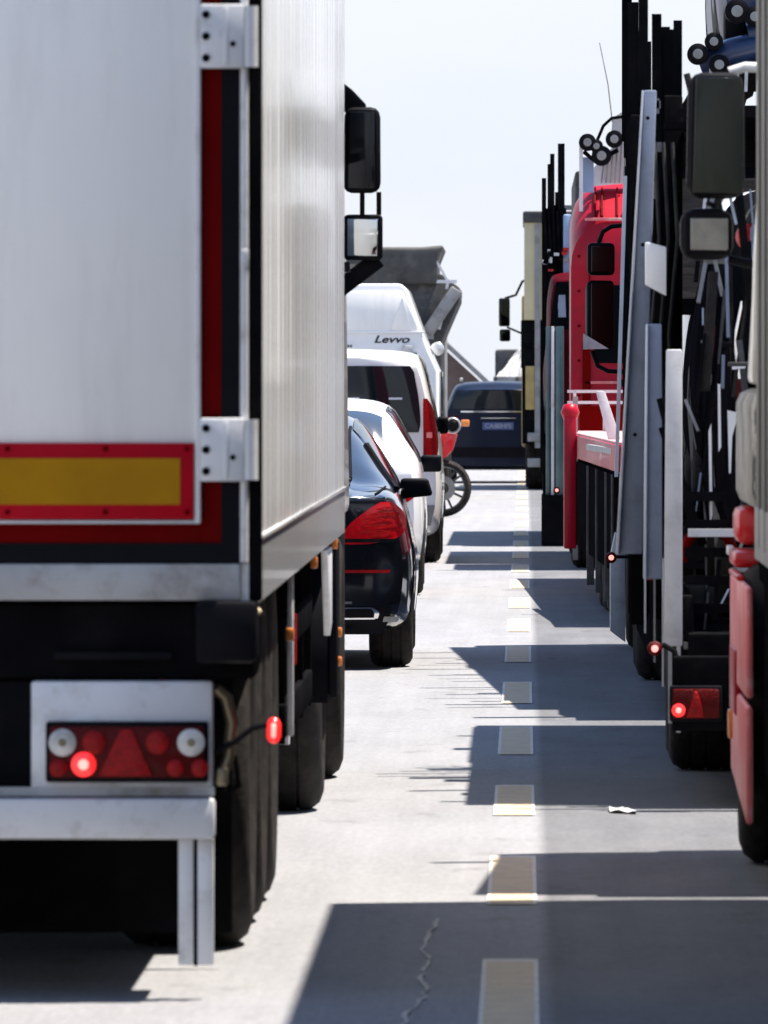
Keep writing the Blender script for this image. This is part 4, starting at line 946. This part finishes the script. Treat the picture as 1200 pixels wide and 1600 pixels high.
for px, py, rr in ((1170, 370, .055),): MB().lathe([(-.06, 0), (-.05, rr * .7), (0, rr), (.05, rr * .7), (.06, 0)], (X(px, 43.4), 43.4, Z(py, 43.4)), 'y', 20).build('red_float', m_redb, T, smooth=60)
MB().tube([(X(1165, 43.5), 43.5, Z(345, 43.5)), (X(1172, 43.5), 43.5, Z(330, 43.5)), (X(1185, 43.5), 43.5, Z(320, 43.5))], .01, 6).build('cable', m_greyl, T, smooth=50)

def suv(parent, body, bulge=.12, gl=None):
    gl = gl or m_glass
    C = Car([(.12, .34, 1.0, 1.42, .86, .62), (.3, .28, 1.02, 1.56, .90, .64), (.7, .26, 1.02, 1.64, .92, .66), (2.4, .25, 1.0, 1.65, .92, .66), (3.1, .25, .98, 1.48, .92, .67), (3.7, .27, .95, 1.08, .91, .68), (4.4, .3, .8, .9, .85, .62)], bulge=bulge)
    C.body(body, parent)
    C.rear([(1.06, 0, .70), (1.2, 0, .68), (1.38, 0, .60)], .01, gl, parent, 'rear_window')
    C.rear([(.82, .55, .82), (.95, .6, .84)], .012, m_lens, parent, 'tail_light')
    C.rear([(.34, 0, .78), (.5, 0, .82)], .012, m_blackp, parent, 'bumper')
    C.rear([(.66, 0, .26), (.78, 0, .26)], .010, m_platew, parent, 'number_plate')
    C.side_windows(.5, 3.3, gl, parent, slope0=.15, slope1=.45); C.top(3.2, 3.65, 6.2, .006, m_glass, parent, 'windscreen')
    C.wheels(parent, .36, .85, 3.5, .23)
    return C
T = thing('loaded_black_car', 'black car carried on the lower deck of the near transporter trailer, in shade', 'car')
C = suv(T, m_wrap, gl=m_dglass)
C.rear([(1.0, 0, .72), (1.02, 0, .72)], .018, m_chrome, T, 'shine_strip')
for xa, za, zb in ((.70, .72, 1.15), (.765, .45, 1.05), (.83, .95, 1.25)):
    MB().tube([(-xa, -.02, za), (-xa - .02, -.03, (za + zb) / 2), (-xa + .01, -.02, zb)], .006, 6).build('shine_strip', m_chrome, T, smooth=60)  # chrome strips stand in for highlights on the black paint
MB().box(-.80, -.62, -.03, .0, 1.10, 1.135).build('shine_strip', m_alu, T, bevel=.01)
place(T, (1.66, 42.1, .67))
T = thing('loaded_blue_car', 'dark blue car carried high on the upper deck, above the biggest black door mirror', 'car')
C = suv(T, m_bluecar)
for sg in (1, -1):
    MB().box(sg * .62 - .06, sg * .62 + .06, -.02, .5, .1, .36).build('towing_bracket', m_blackp, T, bevel=.02)
    MB().box(sg * .80 - .07, sg * .80 + .05, .0, .25, .22, .5).build('bumper_corner', m_blackp, T, bevel=.03)
for za, xa in ((.20, -1.0), (.36, -.72), (.52, -.35)):
    MB().tube([(xa, -.06, za - .02), (xa + .18, -.09, za + .04), (xa + .42, -.08, za + .10)], .085, 12).build('bumper_roll', m_bluecar, T, smooth=60)
for xa, za, rr in ((-1.02, .23, .052), (-.93, .30, .045), (-.90, .17, .05), (-.86, .05, .035), (-.62, .13, .06), (-.80, .47, .06), (-.70, .44, .05), (-.60, -.02, .03), (-.98, .03, .03)):
    round_lamp(T, (xa, -.22, za), rr, m_blackp, 'work_lamp', m_greyl, .10)
for k in range(9): MB().bar((-.95 + .05 * k, -.15, .02), (-.945 + .05 * k, -.15, .17), .009).build('strap', (m_carw, m_galv, m_black)[k % 3], T)
place(T, (1.99, 61.2, 3.22))

# ---- R2 truck
T = thing('transporter_truck', 'front truck of the near car transporter with black mirrors and pale step panel', 'truck', (1.85, 60, 0))
XA, XB = .59, 3.11
MB().box(XA + .05, XB - .05, 51.8, 63.6, .72, .92).build('deck', m_black, T, bevel=.01)
for f in (lambda x: x, lambda x: XA + XB - x):
    side = -1 if f(0) == 0 else 1
    for yy in (52.3, 56.4, 60.0, 63.3):
        a, b = sorted((f(.60), f(.72))); MB().box(a, b, yy, yy + .16, .9, 2.55 if yy < 60 else 3.0).build('main_post', m_black, T, bevel=.01)
    a, b = sorted((f(.61), f(.70)))
    MB().box(a, b, 55.0, 63.5, 2.02, 2.16).build('upper_rail', m_black, T); MB().box(a, b, 51.8, 63.5, .92, 1.1).build('side_rail', m_black, T)
    a, b = sorted((f(.595), f(.62)))
    MB().box(a, b, 52.0, 58.0, .3, .72).build('side_skirt', m_black, T); 
    for yy in (58.9, 60.1): wheel(T, f(.60), yy, .46, .32, side)
    # tall pale rail leaning beside the ramps, black column behind
    MB().bar((f(X(963, 54)), 54, Z(745, 54)), (f(X(977, 54)), 54, Z(275, 54)), .009, .03).build('pale_rail', m_bluegreyl, T)
    MB().bar((f(X(985, 54.5)), 54.5, .8), (f(X(990, 54.5)), 54.5, Z(260, 54.5)), .045, .05).build('lean_post', m_black, T)
    a, b = sorted((f(X(953, 66.2)), f(X(977, 66.2))))
    MB().prism([(a, .10), (a, .55), (a + .03, .70), (b, .66), (b, .0 + .03)], 'y', 66.1, 66.3).build('step_panel', m_postgrey, T, bevel=.008)
    lamp_stalk(T, [(f(X(985, 62)), 62, Z(870, 62)), (f(X(958, 62)), 62, Z(870, 62))], .010)
    round_lamp(T, (f(X(955, 62)), 61.95, Z(871, 62)), .028, m_lens, 'marker_lamp', m_litw)
cab(T, .60, 3.08, 64.2, 66.9, .75, 3.05, m_red, axle=65.6, wheel_r=.46)
YM = 65.3
mirror(T, X(936, YM), YM, Z(432, YM), Z(378, YM), .185, .12, yaw=16, round_=.03, gm=m_mirrord)
mirror(T, X(934, YM), YM, Z(547, YM), Z(436, YM), .190, .12, yaw=22, round_=.03, gm=m_mirrord)
MB().prism([(X(911, YM), Z(546, YM)), (X(911, YM), Z(521, YM)), (X(951, YM), Z(545, YM))], 'y', YM - .095, YM - .085).build('mirror_decal', m_galv, T)
MB().tube([(X(935, YM), YM, Z(380, YM)), (X(942, YM), YM, Z(362, YM)), (X(955, YM), YM, Z(354, YM)), (.60, YM, Z(352, YM))], .014, 8).build('mirror_arm', m_blackp, T, smooth=50)
MB().tube([(X(925, YM), YM, Z(548, YM)), (X(934, YM), YM, Z(572, YM)), (X(950, YM), YM, Z(580, YM)), (.60, YM, Z(581, YM))], .014, 8).build('mirror_arm', m_blackp, T, smooth=50)
mirror(T, 3.7 - X(934, YM), YM, Z(547, YM), Z(436, YM), .19, .12, yaw=-15, round_=.03)
MB().prism([(53.6, 1.94), (66.4, 3.22), (66.4, 3.30), (53.6, 2.02)], 'x', .64, 3.06).build('deck_shade_plate', m_black, T)  # hidden sloping plate added to cast the slanting shadow edge
for k in range(9): MB().box(.58, .64, 55 + 1.25 * k, 55.08 + 1.25 * k, 2.05 + .125 * k, 2.55 + .12 * k + .3 * (k % 3)).build('deck_stake', m_black, T)
for yy, zz in ((55.6, 3.35), (57.2, 3.0), (59.3, 3.2), (62.2, 3.7)): pole(T, .63, yy, 1.0, zz, .016, name='shadow_stake')  # hidden poles added for the thin shadow spikes on the road
T = thing('loaded_white_car', 'white car carried on the front transporter truck, half hidden by black posts', 'car')
C = suv(T, m_carw); place(T, (1.72, 57.2, 1.0))
T = thing('loaded_navy_car', 'dark navy car carried low behind the upright black posts and ramps', 'car')
C = suv(T, m_wrap, gl=m_dglass); place(T, (1.72, 52.2, .93))

# ---- R3: low red flatbed trailer (built straight, then turned a touch)
T = thing('flatbed_trailer', 'empty low red flatbed trailer with pale handrails and diagonal side braces', 'trailer')
Lr = 18.0
MB().box(0, 2.5, 0, Lr, 1.02, 1.20).build('deck', m_red, T, bevel=.01)
for k in range(12): MB().box(.02, 2.48, .03 + k * 1.49, 1.50 + k * 1.49, 1.20, 1.215).build('deck_plate', m_deck, T)
MB().box(.03, 2.47, -.03, .0, .72, 1.19).build('rear_board', m_red, T, bevel=.01)
for sx in (.0, 2.47):
    MB().box(sx, sx + .03, .3, 13.0, .35, 1.0).build('side_skirt', m_black, T)
    for yy in (.6, 2.5, 5.5, 8.5): MB().box(sx - .012, sx + .042, yy, yy + .08, .12, 1.0).build('skirt_post', m_grey, T)
    MB().bar((sx - .05, 6.0, 1.15), (sx + .03, .6, 1.15), .02, .02).build('side_rail', m_greyl, T)
for yy in (3.2, 4.5, 5.8):
    wheel(T, .02, yy, .42, .3, -1); wheel(T, 2.48, yy, .42, .3, 1)
for sx, q in ((-.02, 1), (2.52, -1)):
    MB().prism([(sx - q * .02, 1.55), (sx + q * .04, 1.55), (sx + q * .17, 1.16), (sx + q * .15, .96), (sx + q * .12, 1.0)], 'y', 4.0, 4.1).build('side_brace', m_galv, T, bevel=.004)
    MB().bar((sx - q * .03, 13.0, 1.35), (sx - q * .03, 13.0, .32), .05, .06).build('red_post', m_red, T, bevel=.015)
    MB().lathe([(-.07, 0), (-.06, .05), (0, .075), (.06, .05), (.07, 0)], (sx - q * .03, 13.0, 1.38), 'z', 16).build('post_cap', m_red, T, smooth=60)
    MB().bar((sx + q * .05, 15.0, .2), (sx + q * .05, 15.0, 1.5), .02).build('stanchion', m_greyl, T)
for zz in (1.45, 1.54): MB().bar((0.0, 16.8, zz), (2.5, 16.8, zz), .012).build('handrail', m_galv, T)
for xq in (.06, .3, 1.25, 2.2): MB().bar((xq, 16.8, 1.2), (xq, 16.8, 1.55), .012).build('handrail_post', m_galv, T)
MB().box(.10, 2.4, 16.9, 17.0, 1.22, 1.42).build('headboard', m_darkred, T)
text('mark', 'A', .11, m_galv, T, Matrix.Translation((.45, -.045, .42)) @ FACE_BACK, ext=.002)
MB().box(.25, .7, -.04, -.02, .18, .72).build('mudflap', m_black, T); MB().box(1.8, 2.25, -.04, -.02, .18, .72).build('mudflap', m_black, T)
place(T, (.595, 71.6, 0), R(.85))

# ---- R3b: red lorry with rounded body
T = thing('red_lorry', 'bright red lorry with rounded roof, roof lamps and a whip aerial in the right lane', 'truck', (1.6, 95, 0))
DD = 93.6
def rrect(x0, x1, z0, z1, r, n=6):
    p = [(x0, z0), (x1, z0)]
    for k in range(n + 1): t = R(90 * k / n); p.append((x1 - r + r * math.cos(t), z1 - r * 1.3 + r * 1.3 * math.sin(t)))
    for k in range(n + 1): t = R(90 + 90 * k / n); p.append((x0 + r + r * math.cos(t), z1 - r * 1.3 + r * 1.3 * math.sin(t)))
    return p
xl, xr_ = X(892, DD), 2.85
zt = Z(281, DD); secs = []
for yo, dz in ((0, .36), (.06, .30), (.30, .10), (.45, .02), (.7, 0), (3.2, 0)): secs.append([(p[0], DD + yo, p[1]) for p in rrect(xl + .0, xr_, .95, zt - dz, .30)])
nn = len(secs[0]); vs = [v for q in secs for v in q]
MB().add(vs, [tuple(range(nn)), tuple(range(5 * nn, 6 * nn))[::-1]] + [(i * nn + k, i * nn + (k + 1) % nn, (i + 1) * nn + (k + 1) % nn, (i + 1) * nn + k) for i in range(5) for k in range(nn)]).build('body', m_red, T, smooth=50)
for xq in (xl + .16, xl + .75): MB().bar((xq, DD - .012, 1.15), (xq, DD - .012, 2.75), .006).build('panel_seam', m_darkred, T)
MB().box(xl + .20, xl + .70, DD - .012, DD, 1.78, 2.45).build('rear_window', m_dglass, T, bevel=.004)
for k in range(6): MB().lathe([(DD - .012, 0), (DD - .010, .012), (DD, .014)], (xl + .07, 0, 1.2 + .3 * k), 'y', 8).build('bolt', m_darkred, T)
for u in (.33, .39, .52, .80, 1.2, 1.6): MB().bar((xl + u - .12, DD + .03, zt - .32), (xl + u - .12, DD + .32, zt - .075), .007, .02).build('body_groove', m_darkred, T)
for zz in (Z(345, DD), Z(600, DD)): MB().box(xl + .12, xr_ - .12, DD - .02, DD, zz, zz + .025).build('body_rib', m_redf, T, bevel=.004)
MB().box(xl + .10, xl + .17, DD - .02, DD, 1.2, 1.95).build('body_recess', m_darkred, T)
MB().box(xl + .01, xr_, DD + .3, DD + 10.2, .8, 1.1).build('chassis', m_black, T)
MB().box(xl + .05, xr_ - .05, DD + 3.4, DD + 10.6, 1.1, 3.5).build('load_box', m_grey, T, bevel=.03)
for yy in (DD + 1.2, DD + 8.0, DD + 9.2):
    wheel(T, xl + .01, yy, .48, .32, -1); wheel(T, xr_ - .01, yy, .48, .32, 1)
MB().box(xl - .01, xl + .05, DD + 2.0, DD + 7.4, .3, 1.0).build('side_skirt', m_black, T)
# roof gear
for px in (908, 1010): MB().bar((X(px, DD), DD + .1, Z(330, DD)), (X(px, DD), DD + .1, Z(225, DD)), .016).build('roof_post', m_galv, T)
MB().box(X(911, DD), X(928, DD), DD + .2, DD + .26, Z(300, DD), Z(245, DD)).build('roof_panel', m_ltblue, T)
MB().prism([(X(927, DD), Z(290, DD)), (X(927, DD), Z(262, DD)), (X(952, DD), Z(235, DD)), (X(985, DD), Z(195, DD)), (X(985, DD), Z(285, DD))], 'y', DD + .3, DD + .36).build('roof_deflector', m_carw, T)
for k in range(6): MB().bar((X(940 + 7 * k, DD), DD + .27, Z(285, DD)), (X(944 + 7 * k, DD), DD + .27, Z(250 - 8 * k, DD)), .007).build('deflector_rib', m_greyl, T)
for px, py, rr in ((918, 222, .065), (932, 228, .05), (940, 243, .075), (960, 217, .066)):
    round_lamp(T, (X(px, DD), DD + .05, Z(py, DD)), rr, m_blackp, 'roof_lamp', m_greyl, .12)
MB().tube([(X(912, DD), DD + .12, Z(236, DD)), (X(930, DD), DD + .12, Z(252, DD)), (X(966, DD), DD + .12, Z(234, DD))], .02, 8).build('lamp_bar', m_black, T, smooth=50)
MB().tube([(X(932, DD), DD + .15, Z(222, DD)), (X(943, DD), DD + .15, Z(196, DD)), (X(956, DD), DD + .15, Z(184, DD)), (X(985, DD), DD + .15, Z(180, DD))], .014, 8).build('hose', m_black, T, smooth=50)
MB().prism([(X(955, DD), Z(215, DD)), (X(958, DD), Z(182, DD)), (X(985, DD), Z(165, DD)), (X(985, DD), Z(215, DD))], 'y', DD + .5, DD + .7).build('roof_box', m_silver, T)
MB().tube([(X(957, DD), DD + .15, Z(190, DD)), (X(950, DD), DD + .15, Z(130, DD)), (X(937, DD), DD + .15, Z(66, DD))], .007, 6, r2=.004).build('whip_aerial', m_greyl, T, smooth=50)

# ---- R4: further transporter with maroon car
T = thing('far_transporter', 'further car transporter with teal upright ramps and tall black posts', 'truck', (1.4, 112, 0))
DD = 108.0
xl = X(847, DD)
MB().box(xl, xl + 2.5, DD, DD + 10.5, .7, 1.0).build('deck', m_black, T)
MB().box(xl + .02, xl + .10, DD + .2, DD + 10.4, 1.0, 2.9).build('side_screen', m_black, T); MB().box(xl + 2.4, xl + 2.48, DD + .2, DD + 10.4, 1.0, 2.9).build('side_screen', m_black, T)
MB().box(xl + .1, xl + 2.4, DD + .3, DD + .4, .9, 2.2).build('rear_screen', m_black, T)
for px, top, wd in ((850, 278, .022), (863, 240, .022), (858, 226 + 30, .016), (877, 224, .034), (872, 300, .03), (868, 320, .03)):
    pole(T, X(px, DD), DD + .1, 1.0, Z(top, DD), wd)
    pole(T, 2 * xl + 2.5 - X(px, DD), DD + .1, 1.0, Z(top, DD), wd)
MB().box(X(852, DD), X(885, DD), DD + .15, DD + .3, Z(430, DD), Z(325, DD)).build('post_block', m_black, T)
for pa, pb, mt in ((853, 859, m_teal), (861, 866, m_galv), (868, 881, m_teal)):
    MB().box(X(pa, DD - .8), X(pb, DD - .8), DD - .8, DD - .72, Z(780, DD - .8), Z(510, DD - .8)).build('upright_ramp', mt, T, bevel=.006)
    MB().box(2 * xl + 2.5 - X(pb, DD - .8), 2 * xl + 2.5 - X(pa, DD - .8), DD - .8, DD - .72, Z(780, DD - .8), Z(510, DD - .8)).build('upright_ramp', mt, T, bevel=.006)
MB().box(X(846, DD), X(890, DD), DD - .85, DD + .3, Z(850, DD), Z(772, DD)).build('rear_frame', m_black, T)
round_lamp(T, (X(870, DD - .8), DD - .8, Z(766, DD - .8)), .03, m_lens, 'marker_lamp', m_litw)
for yy in (DD + 2, DD + 3.2, DD + 9):
    wheel(T, xl + .02, yy, .45, .3, -1); wheel(T, xl + 2.48, yy, .45, .3, 1)
MB().box(xl + .02, xl + .06, DD + .3, DD + 8, .3, .75).build('side_skirt', m_black, T)
MB().lathe([(-.12, 0), (-.10, .045), (0, .065), (.10, .045), (.12, 0)], (X(904, DD + 1), DD + 1, Z(308, DD + 1)), 'z', 16).build('beacon', m_black, T, smooth=60)
MB().box(X(880, DD), X(900, DD), DD + 1, DD + 1.3, Z(325, DD), Z(318, DD)).build('beacon_bracket', m_greyl, T)
MB().box(X(880, DD), X(893, DD), DD - .1, DD, Z(430, DD), Z(335, DD)).build('blue_screen', m_ltblue, T, bevel=.02)
MB().box(X(893, DD), X(901, DD), DD - .12, DD - .02, Z(385, DD), Z(330, DD)).build('white_screen', m_carw, T, bevel=.02)
rf = random.Random(4)
for k in range(14):
    px = rf.uniform(846, 886); py = rf.uniform(392, 426); h = rf.uniform(.02, .06)
    MB().box(X(px, DD), X(px, DD) + rf.uniform(.02, .07), DD - .15, DD - .08, Z(py, DD), Z(py, DD) + h).build('fitting', rf.choice((m_galv, m_black, m_redb, m_greyl, m_black)), T)
for k in range(5):
    MB().bar((X(850 + 7 * k, DD), DD + .05, Z(330, DD)), (X(856 + 6 * k, DD), DD + .05, Z(425, DD)), .014).build('brace', m_black, T)
T = thing('loaded_maroon_car', 'dark maroon car carried on the further transporter above its teal ramps', 'car')
C = Car([(.05, .3, 1.0, 1.60, .88, .80), (.2, .28, 1.0, 1.66, .92, .83), (2.6, .25, 1.0, 1.68, .92, .83), (3.3, .25, .96, 1.2, .9, .75), (4.0, .3, .75, .85, .82, .6)], bulge=.05, p=6)
C.body(m_maroon, T); C.rear([(1.08, 0, .84), (1.3, 0, .82), (1.55, 0, .78)], .012, m_dglass, T, 'rear_window')
C.rear([(1.2, -.80, -.70), (1.42, -.78, -.71)], .02, m_bluegrey, T, 'head_restraint', both=False); C.rear([(.7, .7, .86), (.95, .7, .87)], .014, m_lens, T, 'tail_light')
C.wheels(T, .32, .7, 3.2)
place(T, (xl + .93, DD - .55, 1.06))
T = thing('loaded_blue_van', 'pale blue and white van top carried behind the tall black posts', 'van')
C = Car([(.05, .3, 1.0, 1.7, .85, .6), (.3, .28, 1.0, 1.78, .88, .64), (3.0, .25, 1.0, 1.8, .88, .64), (3.6, .25, .98, 1.2, .86, .65), (4.2, .3, .8, .9, .8, .6)], bulge=.06, p=4)
C.body(m_ltblue, T); C.rear([(1.15, 0, .62), (1.5, 0, .56)], .012, m_carw, T, 'rear_panel'); C.wheels(T, .3, .7, 3.3)
place(T, (xl + 1.25, DD + 3.4, 1.85))

# ---- R5: cream and ochre lorry far ahead
T = thing('ochre_lorry', 'far beige box lorry with ochre cab and black mirrors sticking out to the left', 'truck', (1.2, 166, 0))
DD = 164.0
xl = X(819, DD)
MB().box(xl, xl + 2.5, DD, DD + 6, Z(500, DD), Z(345, DD)).build('box_body', m_beige, T, bevel=.02)
MB().box(xl - .02, xl + 2.52, DD - .05, DD + 6.1, Z(348, DD), Z(330, DD)).build('roof_cap', m_grey, T, bevel=.03)
MB().box(xl + .16, xl + .24, DD - .03, DD, Z(700, DD), Z(350, DD)).build('corner_strip', m_greyl, T)
MB().box(xl - .05, xl + 2.5, DD + .05, DD + 7, Z(575, DD), Z(500, DD)).build('dark_body', m_black, T, bevel=.02)
MB().box(xl + .02, xl + .16, DD - .02, DD + .05, Z(640, DD), Z(572, DD)).build('ochre_panel', m_ochre, T, bevel=.01)
MB().box(xl - .03, xl + 2.5, DD + .06, DD + 6, .7, Z(575, DD)).build('lower_body', m_black, T)
for z_ in (690, 730): MB().box(xl + .05, xl + .24, DD - .06, DD, Z(z_, DD), Z(z_ - 14, DD)).build('lamp', m_greyl, T, bevel=.01)
MB().box(xl - .04, xl + 2.5, DD + 6.2, DD + 8.4, .6, 3.0).build('cab', m_ochre, T, bevel=.06)
for yy in (DD + 1.5, DD + 7.4):
    wheel(T, xl + .02, yy, .48, .32, -1); wheel(T, xl + 2.46, yy, .48, .32, 1)
YM = DD + 6.4
mirror(T, X(787.5, YM), YM, Z(511, YM), Z(465, YM), .19, .12, yaw=8, round_=.03, gm=m_mirrord)
mirror(T, X(788.5, YM), YM, Z(534, YM), Z(514, YM), .185, .12, yaw=8, round_=.03, gm=m_mirrord)
MB().tube([(X(789, YM), YM, Z(466, YM)), (X(806, YM), YM, Z(461, YM)), (X(816, YM), YM, Z(440, YM)), (xl + .05, YM, Z(436, YM))], .02, 8).build('mirror_arm', m_blackp, T, smooth=50)
MB().tube([(X(792, YM), YM, Z(511, YM)), (X(806, YM), YM, Z(517, YM)), (xl + .05, YM, Z(525, YM))], .016, 8).build('mirror_arm', m_blackp, T, smooth=50)

# ---- litter
o = MB().grid(lambda a, b: (X(952, 40.8) + .10 * a, 40.55 + .3 * b - .12 * a, .006 + .012 * math.sin(5 * a + 2 * b) ** 2 * (1 - a * .3)), 7, 5).build('paper_scrap', m_paper, smooth=50)
tag(o, 'small white paper scrap lying on the sunlit road', 'litter')
